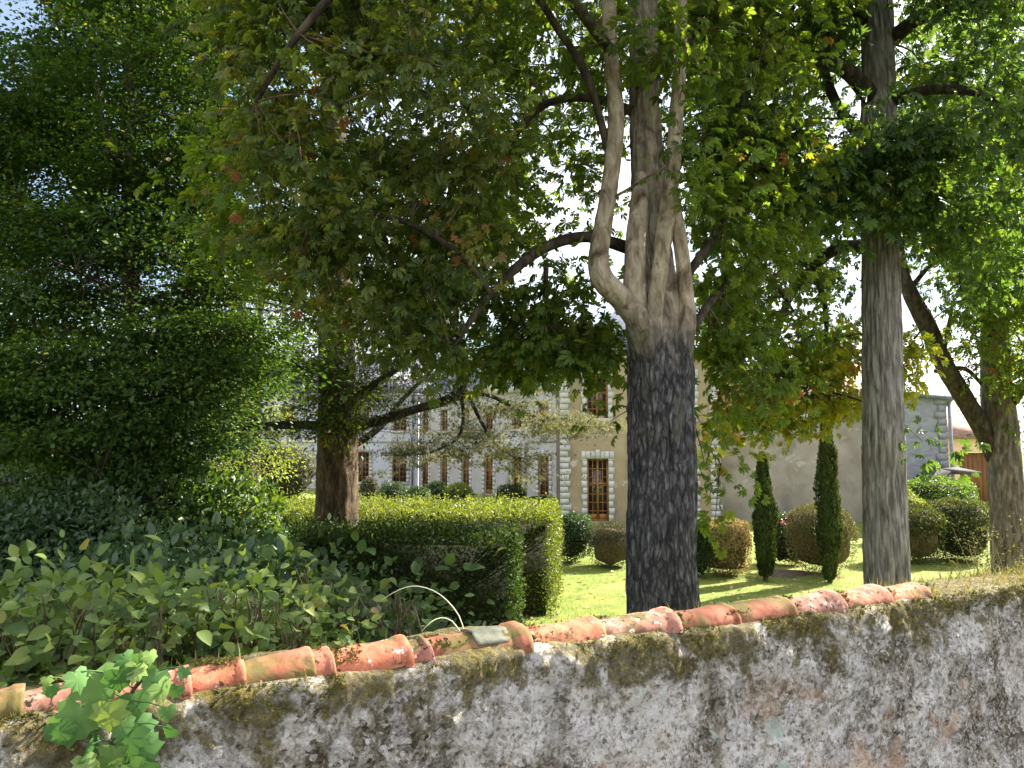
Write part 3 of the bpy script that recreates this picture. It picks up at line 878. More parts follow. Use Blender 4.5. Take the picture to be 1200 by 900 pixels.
def window(root, pt, u, n, x0, x1, z0, z1, cols, rows, sw=0.22, door=False, arch=False, name='window', frame_mat=None):
    """timber casement with glazing bars, glass, and a cut-stone surround standing proud of the wall"""
    u, n = np.array(u, float), np.array(n, float)
    up = np.array([0, 0, 1.0])
    m = MB()
    fr, dpt = 0.085, 0.07
    base = lambda x, z: pt(x, z, -0.20)
    bx = lambda xa, xb, za, zb, d=dpt, e=0.0: m.box(base(xa, za) + n * e, u * (xb - xa), up * (zb - za), n * d)
    bx(x0, x0 + fr, z0, z1); bx(x1 - fr, x1, z0, z1)
    bx(x0 + fr, x1 - fr, z0, z0 + fr); bx(x0 + fr, x1 - fr, z1 - fr, z1)
    mid = (x0 + x1) / 2
    bx(mid - .05, mid + .05, z0 + fr, z1 - fr, .09, .003)
    tz = z0 + (z1 - z0) * (0.62 if not door else 0.60)
    bx(x0 + fr, x1 - fr, tz - .05, tz + .05, .085, .006)
    for side in (0, 1):
        xa, xb = (x0 + fr, mid - .05) if side == 0 else (mid + .05, x1 - fr)
        nc = max(1, cols // 2)
        for c in range(1, nc):
            xx = xa + (xb - xa) * c / nc
            bx(xx - .02, xx + .02, z0 + fr, z1 - fr, .045, .010)
        for r_ in range(1, rows):
            zz = z0 + fr + (z1 - z0 - 2 * fr) * r_ / rows
            bx(xa, xb, zz - .02, zz + .02, .042, .013)
        if door:
            bx(xa, xb, z0 + fr, z0 + .35, .05, .016)
    w = obj(name, m.mesh(name), frame_mat or M_WOOD, root)
    p_ = MB()
    p_.box(base(x0 + .02, z0 + .02) + n * 0.02, u * (x1 - x0 - .04), up * (z1 - z0 - .04), n * 0.012)
    obj('pane', p_.mesh('pane'), M_GLASS, w)
    if sw:
        st = MB()
        hh = 0.33
        k = 0
        z = max(z0, 0.0)
        while z < z1 - 0.05:
            zt = min(z + hh, z1)
            wd = sw if k % 2 == 0 else sw * 1.3
            st.box(pt(x0 - wd, z + .008, 0.002), u * wd, up * (zt - z - .016), n * .05)
            st.box(pt(x1, z + .008, 0.002), u * wd, up * (zt - z - .016), n * .05)
            z = zt; k += 1
        nv = 7
        tw = (x1 - x0 + 2 * sw * 1.3)
        for k in range(nv):
            xa = x0 - sw * 1.3 + tw * k / nv
            st.box(pt(xa + .008, z1 + .006, 0.002), u * (tw / nv - .016), up * (0.36 if k != nv // 2 else 0.44), n * (.05 if k != nv // 2 else .075))
        if not door:
            st.box(pt(x0 - sw, z0 - .18, 0.002), u * (x1 - x0 + 2 * sw), up * .17, n * .12)
        obj('window_surround', st.mesh('window_surround'), M_STONE, w)
    return w


def quoins(root, pt, u, n, x, z0, z1, w=0.5, sgn=1):
    m = MB()
    u, n = np.array(u, float), np.array(n, float)
    z, k = z0, 0
    while z < z1 - .1:
        wd = (w if k % 2 == 0 else w * 0.80) * (1 + .06 * math.sin(k * 7.3))
        zt = min(z + 0.29, z1)
        m.box(pt(x, z + .012, 0.003), u * (wd * sgn), np.array([0, 0, zt - z - .024]), n * .05)
        z = zt; k += 1
    return obj('quoin', m.mesh('quoin'), M_STONE, root)


def roof_slab(root, pts, mat, name='roof', th=0.18):
    m = MB()
    pts = [np.array(p, float) for p in pts]
    nn = np.cross(pts[1] - pts[0], pts[2] - pts[0]); nn /= np.linalg.norm(nn)
    if nn[2] < 0:
        pts = pts[::-1]
        nn = -nn
    V = pts + [p - nn * th for p in pts]
    k = len(pts)
    fs = [tuple(range(k)), tuple(range(2 * k - 1, k - 1, -1))] + [(i, i + k, (i + 1) % k + k, (i + 1) % k) for i in range(k)]
    m.add(V, fs)
    return obj(name, m.mesh(name), mat, root)


# projecting wing with the ochre front
EAVE = 8.4
wing = thing('manor_wing', 'ochre rendered manor wing with white quoins behind the big fissured trunk', 'manor house', (6.3, 45, 0))
uw = Vector((1, -0.03, 0)).normalized(); nw = Vector((-0.03, -1, 0)).normalized()
ow = Vector((2.38, 38, 0)); Ww = 7.85
wx = [(P(688, 560, 38).x - 2.38, P(713, 560, 38).x - 2.38)]
wx.append((Ww - wx[0][1], Ww - wx[0][0]))
holes = []
for (xa, xb) in wx:
    holes += [(xa, xb, 0.05, 3.1), (xa, xb, 5.1, 7.15)]
m, ptw = facade_mesh(ow, uw, nw, Ww, EAVE, holes)
rv = np.array((0.10, 1.0, 0)); rv /= np.linalg.norm(rv)
wl_ = np.array(ow); wr_ = wl_ + np.array(uw) * Ww
dpw = 15.0
for A in (wl_, wr_):
    m.add([A, A + rv * dpw, A + rv * dpw + [0, 0, EAVE], A + [0, 0, EAVE]], [(0, 1, 2, 3)])
m.add([wl_ + rv * dpw, wr_ + rv * dpw, wr_ + rv * dpw + [0, 0, EAVE], wl_ + rv * dpw + [0, 0, EAVE]], [(0, 1, 2, 3)])
obj('wall', m.mesh('wall'), M_RENDER_OCHRE, wing)
for (xa, xb) in wx:
    window(wing, ptw, uw, nw, xa, xb, 0.05, 3.1, 4, 7, door=True)
    window(wing, ptw, uw, nw, xa, xb, 5.1, 7.15, 4, 5)
quoins(wing, ptw, uw, nw, -0.02, 0, EAVE, 0.52)
quoins(wing, ptw, uw, nw, Ww - 0.52, 0, EAVE, 0.52)
cm = MB()
cm.box(ptw(-0.3, EAVE - .35, 0.004), np.array(uw) * (Ww + .6), np.array([0, 0, .35]), np.array(nw) * .3)
obj('cornice', cm.mesh('cornice'), M_STONE, wing)
Z = lambda p, z: np.array([p[0], p[1], z])
nwv = np.array(nw)
A, B, C_, D_ = wl_ + nwv * .4 - np.array(uw) * .35, wr_ + nwv * .4 + np.array(uw) * .35, wr_ + rv * dpw, wl_ + rv * dpw
r1, r2 = (A + B) / 2 + rv * 4.5, (C_ + D_) / 2
gt = MB()
gt.box(ptw(-.36, EAVE - .02, .30), np.array(uw) * (Ww + .7), (0, 0, .12), np.array(nw) * .14)
obj('gutter', gt.mesh('gutter'), M_ZINC, wing)
roof_slab(wing, [Z(A, EAVE), Z(B, EAVE), Z(r1, 11.8)], M_SLATE)
roof_slab(wing, [Z(B, EAVE), Z(C_, EAVE), Z(r2, 11.8), Z(r1, 11.8)], M_SLATE)
roof_slab(wing, [Z(A, EAVE), Z(r1, 11.8), Z(r2, 11.8), Z(D_, EAVE)], M_SLATE)

# receding main range with the pedimented door
main = thing('manor_house', 'pale long manor front with a pedimented doorway, seen through the cedar twigs', 'manor house', (-3, 60, 0))
pa, pb = Vector((2.95, 51.5, 0)), Vector((P(491, 560, 68).x, 68, 0))
um = (pa - pb).normalized(); nm = Vector((um.y, -um.x, 0))
Wm = (pa - pb).length


def on_line(px):
    # where the sight line through photo column px meets the front
    k = (px - 600) / F * (1 / CP)
    # x = k*y ; pb + um*t
    return (k * pb.y - pb.x) / (um.x - k * um.y)


cols = [637, 606, 573, 546, 521, 499]
holes, spec = [], []
for i, px in enumerate(cols):
    t_ = on_line(px)
    hw = 0.62
    dr_ = (i == 1)
    holes.append((t_ - hw, t_ + hw, 0.05, 3.0)); spec.append((holes[-1], True))
    holes.append((t_ - hw, t_ + hw, 4.9, 6.7)); spec.append((holes[-1], False))
EM = 7.9
m, ptm = facade_mesh(pb, um, nm, Wm, EM, holes)
bk = -np.array(nm) * 9
pbn, pan = np.array(pb), np.array(pa)
for A in (pbn, pan):
    m.add([A, A + bk, A + bk + [0, 0, EM], A + [0, 0, EM]], [(0, 1, 2, 3)])
m.add([pbn + bk, pan + bk, pan + bk + [0, 0, EM], pbn + bk + [0, 0, EM]], [(0, 1, 2, 3)])
obj('wall', m.mesh('wall'), M_RENDER_PALE, main)
for (h_, dr_) in spec:
    window(main, ptm, um, nm, *h_, 4, 6 if dr_ else 4, sw=0.26, door=dr_)
# arched pediment over the door
td = on_line(606)
pm = MB()
arc = [(td + 1.25 * math.cos(a_), 3.75 + 0.75 * math.sin(a_)) for a_ in np.linspace(0, math.pi, 15)]
front = [ptm(x, z, 0.30) for x, z in arc]; back = [ptm(x, z, 0.003) for x, z in arc]
pm.add(front + back, [tuple(range(15)), tuple(range(29, 14, -1))] + [(i, i + 15, (i + 1) % 15 + 15, (i + 1) % 15) for i in range(15)])
pm.box(ptm(td - 1.4, 3.5, 0.003), np.array(um) * 2.8, np.array([0, 0, .24]), np.array(nm) * .34)
for sx in (-1.2, .9):
    pm.box(ptm(td + sx, 0, 0.003), np.array(um) * .3, np.array([0, 0, 3.49]), np.array(nm) * .22)
obj('door_pediment', pm.mesh('door_pediment'), M_STONE, main)
# triangular gable pediment on the eave
pm = MB()
tri = [(td - 3.6, EM + .32), (td + 3.9, EM + .32), (td + .15, EM + 2.1)]
f3 = [ptm(x, z, 0.25) for x, z in tri]; b3 = [ptm(x, z, -0.6) for x, z in tri]
pm.add(f3 + b3, [(0, 1, 2), (5, 4, 3), (0, 3, 4, 1), (1, 4, 5, 2), (2, 5, 3, 0)])
obj('gable_pediment', pm.mesh('gable_pediment'), M_STONE, main)
cm = MB()
cm.box(ptm(-0.2, EM - .35, 0.004), np.array(um) * (Wm + .2), np.array([0, 0, .62]), np.array(nm) * .35)
cm.box(ptm(-0.05, 3.95, 0.004), np.array(um) * Wm, np.array([0, 0, .2]), np.array(nm) * .07)
obj('cornice', cm.mesh('cornice'), M_STONE, main)
ee = np.array(nm) * .4
roof_slab(main, [Z(pbn + ee, EM + .2), Z(pan + ee, EM + .2), Z(pan + bk / 2, EM + 3.2), Z(pbn + bk / 2, EM + 3.2)], M_SLATE)
roof_slab(main, [Z(pbn + bk - ee, EM + .2), Z(pan + bk - ee, EM + .2), Z(pan + bk / 2, EM + 3.2), Z(pbn + bk / 2, EM + 3.2)], M_SLATE)
quoins(main, ptm, um, nm, 0.02, 0, EM - .36, .7)

# left range, square on to the garden
lw = thing('manor_side_range', 'lilac grey two storey range at the far left of the manor', 'manor house', (-14, 70, 0))
yl = 67.4
xr = P(489, 560, yl).x; xl = P(130, 560, yl).x
ul, nl_ = (1, 0, 0), (0, -1, 0)
Wl = xr - xl
holes = []
for px in (468, 424, 380, 336, 292, 248, 204, 160):
    c = P(px, 560, yl).x - xl
    holes += [(c - .62, c + .62, .5, 3.15), (c - .58, c + .58, 5.0, 7.0)]
m, ptl = facade_mesh((xl, yl, 0), ul, nl_, Wl, EAVE, holes)
m.add([(xl, yl, 0), (xl, yl + 9, 0), (xl, yl + 9, EAVE), (xl, yl, EAVE)], [(0, 1, 2, 3)])
m.add([(xr, yl, 0), (xr, yl + 9, 0), (xr, yl + 9, EAVE), (xr, yl, EAVE)], [(0, 1, 2, 3)])
obj('wall', m.mesh('wall'), M_RENDER_LILAC, lw)
for h_ in holes:
    window(lw, ptl, ul, nl_, *h_, 4, 6, sw=0.24)
dp = MB()
dp.box(ptl(Wl - .5, 0, 0.01), (.14, 0, 0), (0, 0, EAVE - .4), (0, -.14, 0))
obj('downpipe', dp.mesh('downpipe'), M_ZINC, lw)
cm = MB(); cm.box(ptl(-.3, EAVE - .3, 0.004), (Wl + .3, 0, 0), (0, 0, .3), (0, -.3, 0)); cm.box(ptl(0, 3.95, .004), (Wl, 0, 0), (0, 0, .18), (0, -.06, 0))
obj('cornice', cm.mesh('cornice'), M_STONE, lw)
roof_slab(lw, [(xl - .3, yl - .4, EAVE), (xr + .3, yl - .4, EAVE), (xr + .3, yl + 4.5, EAVE + 3.4), (xl - .3, yl + 4.5, EAVE + 3.4)], M_SLATE)

# long blank outbuilding to the right
ob = thing('blank_outbuilding', 'long blank grey rendered outbuilding behind the two slim cypresses', 'outbuilding', (15, 42, 0))
oa = np.array([10.45, 38.6, 0]); oz = np.array([P(1064, 560, 37.6).x, 37.6, 0])
uo = (oz - oa) / np.linalg.norm(oz - oa); no = np.array([uo[1], -uo[0], 0])
Wo = np.linalg.norm(oz - oa)
HO = 5.15
m, pto = facade_mesh(oa, uo, no, Wo, HO, [])
for A in (oa, oz):
    m.add([A, A - no * 7, A - no * 7 + [0, 0, HO], A + [0, 0, HO]], [(0, 1, 2, 3)])
obj('wall', m.mesh('wall'), M_RENDER_GREY, ob)
cm = MB(); cm.box(pto(-.02, HO - .01, 0.12), uo * (Wo + .02), (0, 0, .16), -no * .5)
obj('coping', cm.mesh('coping'), M_STONE, ob)
roof_slab(ob, [Z(oa + no * .02, HO + .16), Z(oz + no * .02, HO + .16), Z(oz - no * 4, HO + 3.0), Z(oa - no * 4, HO + 3.0)], M_OLDTILE)
roof_slab(ob, [Z(oa - no * 7.6, HO + .1), Z(oz - no * 7.6, HO + .1), Z(oz - no * 4, HO + 3.0), Z(oa - no * 4, HO + 3.0)], M_OLDTILE)

# grey stone gable barn next to it
bn = thing('stone_barn', 'bluish grey coursed stone barn end seen between the right hand trunks', 'barn', (20, 39, 0))
yb = 36.4
xa, xb = P(1050, 560, yb).x, P(1112, 560, yb).x
hb = 5.9
m = MB()
m.add([(xa, yb, 0), (xb, yb, 0), (xb, yb, hb), (xa, yb, hb + 0.25)], [(0, 1, 2, 3)])
m.add([(xb, yb, 0), (xb + 3.2, yb + 9, 0), (xb + 3.2, yb + 9, hb - 1.6), (xb, yb, hb)], [(0, 1, 2, 3)])
m.add([(xa, yb, 0), (xa, yb, hb + .25), (xa, yb + 9, hb + .25), (xa, yb + 9, 0)], [(0, 1, 2, 3)])
k = 0
z = 0.1
while z < hb - .1:                      # projecting courses on the pier
    m.box((xb - (.55 if k % 2 else .4), yb - .004, z), ((.55 if k % 2 else .4), 0, 0), (0, 0, .30), (0, -.05, 0)); z += .33; k += 1
obj('wall', m.mesh('wall'), M_STONE_COOL, bn)
cm = MB(); cm.box((xb + .08, yb - .12, 0), (.13, 0, 0), (0, .12, 0), (0, 0, hb - .1))
obj('downpipe', cm.mesh('downpipe'), M_ZINC, bn)
roof_slab(bn, [(xa - .2, yb - .25, hb + .42), (xb + .25, yb - .25, hb + .18), (xb + 3.4, yb + 9, hb - 1.4), (xa, yb + 9, hb + .4)], M_SLATE)

M_LEAD = mat_noise('dark_lichened_slate', [(0.3, g(58, 56, 58)), (0.7, g(88, 84, 84))], scale=(3, 3, 8), detail=5, bump=0.3, rough=0.95)
lt = thing('lean_to', 'low dark lean-to roof sloping against the grey stone barn', 'lean-to', (20.5, 34.6, 0))
q0, q1, q2 = P(1084, 571, 34.5), P(1114, 552, 34.5), P(1150, 553, 34.5)
m = MB()
m.box((q0.x + .3, 34.7, 0), (q2.x - q0.x - .5, 0, 0), (0, 1.4, 0), (0, 0, 1.7))
obj('wall', m.mesh('wall'), M_STONE_COOL, lt)
roof_slab(lt, [tuple(q0), tuple(q1), (q1.x, 36.2, q1.z + .15), (q0.x, 36.2, q0.z + .1)], M_LEAD, th=.14)
roof_slab(lt, [tuple(q1 + Vector((.005, 0, 0))), tuple(q2), (q2.x, 36.2, q2.z + .15), (q1.x + .005, 36.2, q1.z + .15)], M_LEAD, th=.14)

ph = thing('peach_house', 'peach rendered house with a brown boarded gate beyond the lean-to', 'house', (29, 51, 0))
a_, b_ = P(1110, 560, 48), P(1180, 560, 48)
m, ptp = facade_mesh((a_.x, 48, 0), (1, 0, 0), (0, -1, 0), b_.x - a_.x, 4.3, [(.8, 3.2, 0, 3.3)])
obj('wall', m.mesh('wall'), M_PEACH, ph)
m = MB()
for k in range(8):
    m.box(ptp(.81 + k * .298, 0, -.2), (.29, 0, 0), (0, 0, 3.28), (0, .05 + .01 * (k % 2), 0))
obj('gate', m.mesh('gate'), M_GATE, ph)
roof_slab(ph, [(a_.x - .3, 47.6, 4.3), (b_.x + .3, 47.6, 4.3), (b_.x + .3, 51, 5.6), (a_.x - .3, 51, 5.6)], M_OLDTILE)

# ------------------------------------------------------------------ vegetation helpers
# openings between the boughs where the sky shows (measured on the photo, applied to clumps of foliage)
GAPS = [(668, 35, 18, 22, .95), (635, 60, 30, 24, .9), (662, 120, 26, 32, .86), (690, 165, 14, 26, .85), (648, 205, 24, 18, .8), (662, 262, 24, 38, .93), (626, 306, 22, 16, .8),
        (558, 378, 30, 26, .95), (788, 130, 10, 60, .9), (990, 125, 24, 30, .95), (980, 150, 16, 20, .9), (1090, 345, 30, 44, .8), (1124, 444, 18, 22, .9), (1070, 318, 14, 18, .9), (1075, 420, 16, 30, .5),
        (300, 108, 36, 16, .85), (320, 230, 40, 22, .7), (60, 215, 26, 24, .85), (15, 20, 36, 32, .97), (14, 80, 26, 26, .85),
        (320, 360, 26, 30, .75), (190, 325, 26, 16, .8), (145, 235, 18, 22, .6), (130, 90, 18, 14, .5), (500, 100, 18, 30, .55), (465, 140, 26, 20, .6), (520, 150, 22, 22, .6), (405, 150, 18, 20, .5),
        (1100, 60, 26, 14, .5), (880, 20, 26, 18, .5), (985, 270, 16, 12, .5), (940, 300, 60, 8, .3), (800, 290, 30, 18, .4), (1034, 55, 30, 85, .93), (1033, 210, 24, 70, .45), (1033, 440, 30, 150, .95), (1178, 580, 42, 125, .96), (1120, 470, 40, 60, .75), (885, 545, 56, 46, .93), (850, 600, 30, 40, .6),
        (775, 480, 50, 260, .97), (745, 300, 52, 75, .75), (716, 230, 20, 90, .85), (718, 110, 14, 60, .6), (765, 220, 30, 110, .5), (792, 330, 26, 60, .9), (705, 320, 24, 50, .8),
        (470, 560, 62, 62, .95), (560, 530, 90, 82, .93), (680, 540, 50, 90, .92), (930, 560, 90, 66, .96), (1090, 520, 40, 60, .9), (640, 470, 40, 16, .6), (395, 560, 24, 70, .9), (700, 470, 16, 16, .5)]


def thin(pos, k=1.0):
    px, py, dep = to_px(pos)
    keep = np.ones(len(pos), bool)
    r = RNG.random(len(pos))
    for (cx, cy, rx, ry, st) in GAPS:
        d2 = ((px - cx) / rx) ** 2 + ((py - cy) / ry) ** 2
        keep &= ~((d2 < 1.0) & (r < st * k))
        keep &= ~((d2 >= 1.0) & (d2 < 1.5) & (r < st * k * .45))
    return keep


def ell(px, py, d, rx, ry, rd, n, shell=.35):
    """clump centres filling an ellipsoid of the crown"""
    c = np.array(P(px, py, d))
    s = d / F
    v = unit(RNG.normal(size=(n, 3)))
    r = (shell + (1 - shell) * RNG.random(n)) ** (1 / 2.0)
    return c + v * r[:, None] * np.array([rx * s, rd, ry * s])


def ellw(c, r, n, shell=.4):
    v = unit(RNG.normal(size=(n, 3)))
    q = (shell + (1 - shell) * RNG.random(n)) ** .5
    return np.array(c) + v * q[:, None] * np.array(r)


def twig_mesh(A, B, ra, rb, sag=0.12, segs=5, sides=4):
    N = len(A)
    L = np.linalg.norm(B - A, axis=1)
    t = np.linspace(0, 1, segs + 1)
    mid = (A + B) / 2 + np.stack([RNG.normal(0, .10, N) * L, RNG.normal(0, .10, N) * L, L * sag * RNG.uniform(.2, 1.4, N)], 1)
    Pt = ((1 - t) ** 2)[None, :, None] * A[:, None] + (2 * t * (1 - t))[None, :, None] * mid[:, None] + (t ** 2)[None, :, None] * B[:, None]
    Pt += RNG.normal(0, .012, Pt.shape) * L[:, None, None] * (t * (1 - t) * 4)[None, :, None]
    T = np.gradient(Pt, axis=1)
    T = T / np.maximum(np.linalg.norm(T, axis=2, keepdims=True), 1e-9)
    ref = np.where(np.abs(T[..., 2:3]) < .8, np.array([0, 0, 1.0]), np.array([1.0, 0, 0]))
    X = np.cross(T, ref); X /= np.maximum(np.linalg.norm(X, axis=2, keepdims=True), 1e-9)
    Y = np.cross(T, X)
    R = (ra[:, None] * (1 - t)[None] + rb[:, None] * t[None])[..., None, None]
    th = np.arange(sides) / sides * 2 * np.pi
    V = Pt[:, :, None] + R * (np.cos(th)[None, None, :, None] * X[:, :, None] + np.sin(th)[None, None, :, None] * Y[:, :, None])
    base = (np.arange(N) * (segs + 1) * sides)[:, None, None, None]
    i = np.arange(segs)[:, None]; j = np.arange(sides)[None]
    f = np.stack([i * sides + j, i * sides + (j + 1) % sides, (i + 1) * sides + (j + 1) % sides, (i + 1) * sides + j], -1)
    q = (f[None] + base).reshape(-1, 4)
    return V.reshape(-1, 3), q


def spray(cl, per, rad, flat, size, tmpl, name, outc, upw=0.9, droop=0.25, spread=.55, gapk=.6, jit=.35, rbias=0.0):
    """leaves around each clump centre; outc = crown axis point for outward directions"""
    N = len(cl) * per
    c = np.repeat(cl, per, axis=0)
    crad = np.repeat(rad * RNG.uniform(.65, 1.35, len(cl)), per)
    off = RNG.normal(size=(N, 3)) * .55
    off[:, 2] *= flat
    pos = c + off * crad[:, None]
    o = unit(c - np.array(outc)[None]); o[:, 2] *= .3
    tilt = np.repeat(RNG.normal(0, .35, (len(cl), 3)), per, axis=0)
    nrm = np.array([0, 0, upw]) + RNG.normal(0, spread, (N, 3)) + tilt + o * .35
    d = o * .6 + unit(off + 1e-6) * .8 + RNG.normal(0, .35, (N, 3)); d[:, 2] -= droop
    keep = thin(pos, gapk)
    rnd = np.clip(np.repeat(RNG.normal(.42, .16, len(cl)), per) + RNG.normal(0, .16, N) + rbias, 0, 1)
    sz = size * RNG.uniform(1 - jit, 1 + jit * .6, N) * np.repeat(RNG.uniform(.78, 1.18, len(cl)), per)
    return leaves_mesh(name, pos[keep], d[keep], nrm[keep], sz[keep], tmpl, rnd[keep], curl=.5)


def nearest_on(limbs, cl, below=True):
    S = np.array([p for L in limbs for p in L])
    A = np.zeros_like(cl)
    for i in range(0, len(cl), 400):
        c = cl[i:i + 400]
        dv = c[:, None] - S[None]
        dist = np.linalg.norm(dv, axis=2) + np.maximum(-dv[..., 2], 0) * .6
        A[i:i + 400] = S[dist.argmin(1)]
    return A


def add_limb(parent, pts, rad, mat, sides=14, step=.12, amp=.006, fu=5, fz=1.5, seed=1, name='limb', lump=.1):
    V, f = tube(pts, rad, sides=sides, step=step, amp=amp, fu=fu, fz=fz, seed=seed, lump=lump)
    obj(name, mesh_np(name, V, f, smooth=True), mat, parent)
    return [tuple(p) for p in catmull(pts, rad, .25)[0]]


def add_twigs(parent, skel, cl, mat=None, r0=.016, r1=.004, sag=.12, maxlen=3.2):
    A = nearest_on(skel, cl)
    ln = np.linalg.norm(cl - A, axis=1)
    # long reaches start from an earlier clump instead of the limb, as side shoots do
    order = np.argsort(ln)
    A2 = A.copy()
    for ii, i in enumerate(order):
        if ln[i] > .9 and ii > 4:
            prev = order[:ii]
            if len(prev) > 160:
                prev = RNG.choice(prev, 160, replace=False)
            dd = np.linalg.norm(cl[prev] - cl[i], axis=1) + ln[prev] * .25
            j = prev[dd.argmin()]
            if np.linalg.norm(cl[j] - cl[i]) < ln[i] * .8:
                A2[i] = cl[j]
    L = np.linalg.norm(cl - A2, axis=1)
    ok = L < maxlen
    V, q = twig_mesh(A2[ok], cl[ok], np.clip(r0 * L[ok], .005, r0 * 1.6), np.full(ok.sum(), r1), sag)
    o = obj('twigs', mesh_np('twigs', V, [q], smooth=True), mat or M_TWIG, parent)
    o['kind'] = 'stuff'
    return o


T_PALM = t_palmate(7)
T_PALM5 = t_palmate(5)
T_OVAL = t_oval()
T_BROAD = t_leaf(.33, .09, -.22)
T_SMALL = t_small()
T_TUFT = t_tuft(9, .05, 2)
T_SCALE = t_small(.22, .05)

# ------------------------------------------------------------------ the old horse chestnut behind the wall
ch = thing('chestnut_tree', 'big old horse chestnut with a thick dark fissured trunk and pale twisting limbs', 'tree', tuple(P(776, 600, 8.5).xy) + (0,))
cx0, cy0 = ch.location.x, ch.location.y
zz = lambda py, d=8.5: P(776, py, d).z
tp = [(cx0, cy0, -.1), (cx0 + .02, cy0, .6), (cx0, cy0, 1.6), (cx0 + .01, cy0, zz(600)), (cx0 + .01, cy0, zz(480)), (cx0, cy0, zz(415)), (cx0 - .01, cy0 + .02, zz(375)),
      (P(762, 320, 8.55)), P(762, 250, 8.6), P(757, 150, 8.65), P(754, 40, 8.7), P(752, -120, 8.8), P(760, -330, 9), P(770, -520, 9.1)]
tr = [.56, .45, .385, .372, .362, .35, .345, .26, .20, .17, .16, .14, .10, .05]
V, f = tube(tp, tr, sides=220, step=.022, amp=.040, fu=6.0, fz=1.3, seed=3, lump=.10)
zA, zB, zC = zz(455), zz(350), zz(290)
rv_ = np.interp(V[:, 2], [zA, zB, zC], [0.0, .85, .62])
obj('trunk', mesh_np('trunk', V, f, rnd=rv_, smooth=True), M_BARK_MAIN, ch)
skel = [[tuple(p) for p in catmull(tp[5:], tr[5:], .25)[0]]]
px = lambda l, d: [P(a, b, d + (c if len(q_) > 2 else 0)) for q_ in l for (a, b, c) in [tuple(q_) + ((0,) if len(q_) == 2 else ())]]
LM = [  # pale limbs: (pixel path with depth offsets, radii in px)
    ([(790, 470, -.10), (778, 420, -.20), (753, 380, -.27), (728, 350, -.30), (706, 326, -.30), (702, 300, -.28), (707, 262, -.26), (716, 205, -.22), (722, 140, -.2), (716, 60, -.2), (711, -50, -.2), (700, -220, -.3)], [20, 21, 18, 16.5, 16, 14.5, 13, 12, 11.5, 10.5, 10, 6]),
    ([(764, 450, -.05), (752, 395, -.17), (745, 350, -.22), (744, 300, -.22), (748, 250, -.14), (752, 205, .0)], [18, 20, 17, 15.5, 14, 9]),
    ([(772, 470, -.14), (766, 415, -.28), (768, 370, -.32), (773, 320, -.32), (780, 262, -.30), (787, 210, -.28), (793, 130, -.25), (797, 60, -.2), (801, -60, -.1), (815, -230, 0)], [15, 15, 12, 11.5, 11.5, 11, 10, 9, 8, 5]),
    ([(788, 470, -.08), (798, 412, -.19), (805, 372, -.22), (803, 335, -.24), (798, 290, -.25), (790, 240, -.25), (786, 205, -.25)], [16, 17, 13, 11, 10, 9.5, 7]),
]
for i, (pth, rp) in enumerate(LM):
    rad = [r_ * .82 * 8.4 / F for r_ in rp]
    V, f = tube(px(pth, 8.5), rad, sides=48, step=.025, amp=.010, fu=6, fz=2.2, seed=20 + i, lump=.10)
    obj('limb', mesh_np('limb', V, f, rnd=np.interp(V[:, 2], [zA, zB, zC], [0.0, .85, 1.0]), smooth=True), M_BARK_MAIN, ch)
    skel.append([tuple(p) for p in catmull(px(pth, 8.5), rad, .25)[0]])
DL = [  # darker boughs reaching into the crown
    ([(735, 290, .2), (690, 278, .1), (650, 285, 0), (612, 308, -.2), (575, 345, -.4), (545, 385, -.6), (528, 410, -.7)], [12, 10, 9.5, 9, 7, 5, 3]),
    ([(716, 190, -.1), (690, 95, -.4), (655, 35, -.6), (620, -20, -.8), (560, -120, -1.2)], [7, 7, 6.5, 6, 4]),
    ([(740, 130, .1), (690, 115, .5), (640, 122, .6), (610, 150, .5), (590, 185, .4), (555, 215, .2)], [9, 8, 7, 6, 5, 3]),
    ([(716, 60, -.2), (640, -30, -1.2), (540, -70, -2.0), (430, -40, -2.4), (350, 40, -2.4), (300, 120, -2.2)], [10, 9, 8, 7, 5, 3]),
    ([(756, 90, .1), (830, 30, .8), (900, -10, 1.2), (960, -40, 1.4)], [10, 8, 6, 4]),
    ([(800, 330, .1), (840, 270, .9), (858, 215, 1.4), (870, 120, 1.6), (880, 20, 1.7)], [9, 8, 7, 5, 3]),
    ([(812, 385, .1), (840, 345, .8), (870, 320, 1.5), (905, 330, 1.8), (930, 365, 2)], [8, 7, 5.5, 4.5, 3]),
    ([(575, 345, -.4), (540, 300, -.9), (480, 262, -1.2), (420, 250, -1.5), (360, 270, -1.6)], [6, 5, 4.5, 3.5, 2]),
    ([(752, -100, .2), (640, -260, -.4), (520, -330, -1), (420, -330, -1.5)], [13, 10, 7, 4]),
    ([(754, -140, .2), (860, -280, .6), (960, -340, .8)], [13, 9, 5]),
    ([(752, -100, .3), (740, -240, 2), (730, -330, 3.4)], [12, 9, 5]),
    ([(752, -120, .3), (740, -260, -1.5), (720, -380, -2.6)], [12, 8, 4]),
    ([(640, 310, .0), (640, 345, .2), (643, 380, .3)], [5, 4, 2.5]),
]
for i, (pth, rp) in enumerate(DL):
    skel.append(add_limb(ch, px(pth, 8.5), [r_ * .68 * 8.5 / F for r_ in rp], M_BARK_DARK, sides=12, step=.08, amp=.006, seed=40 + i))

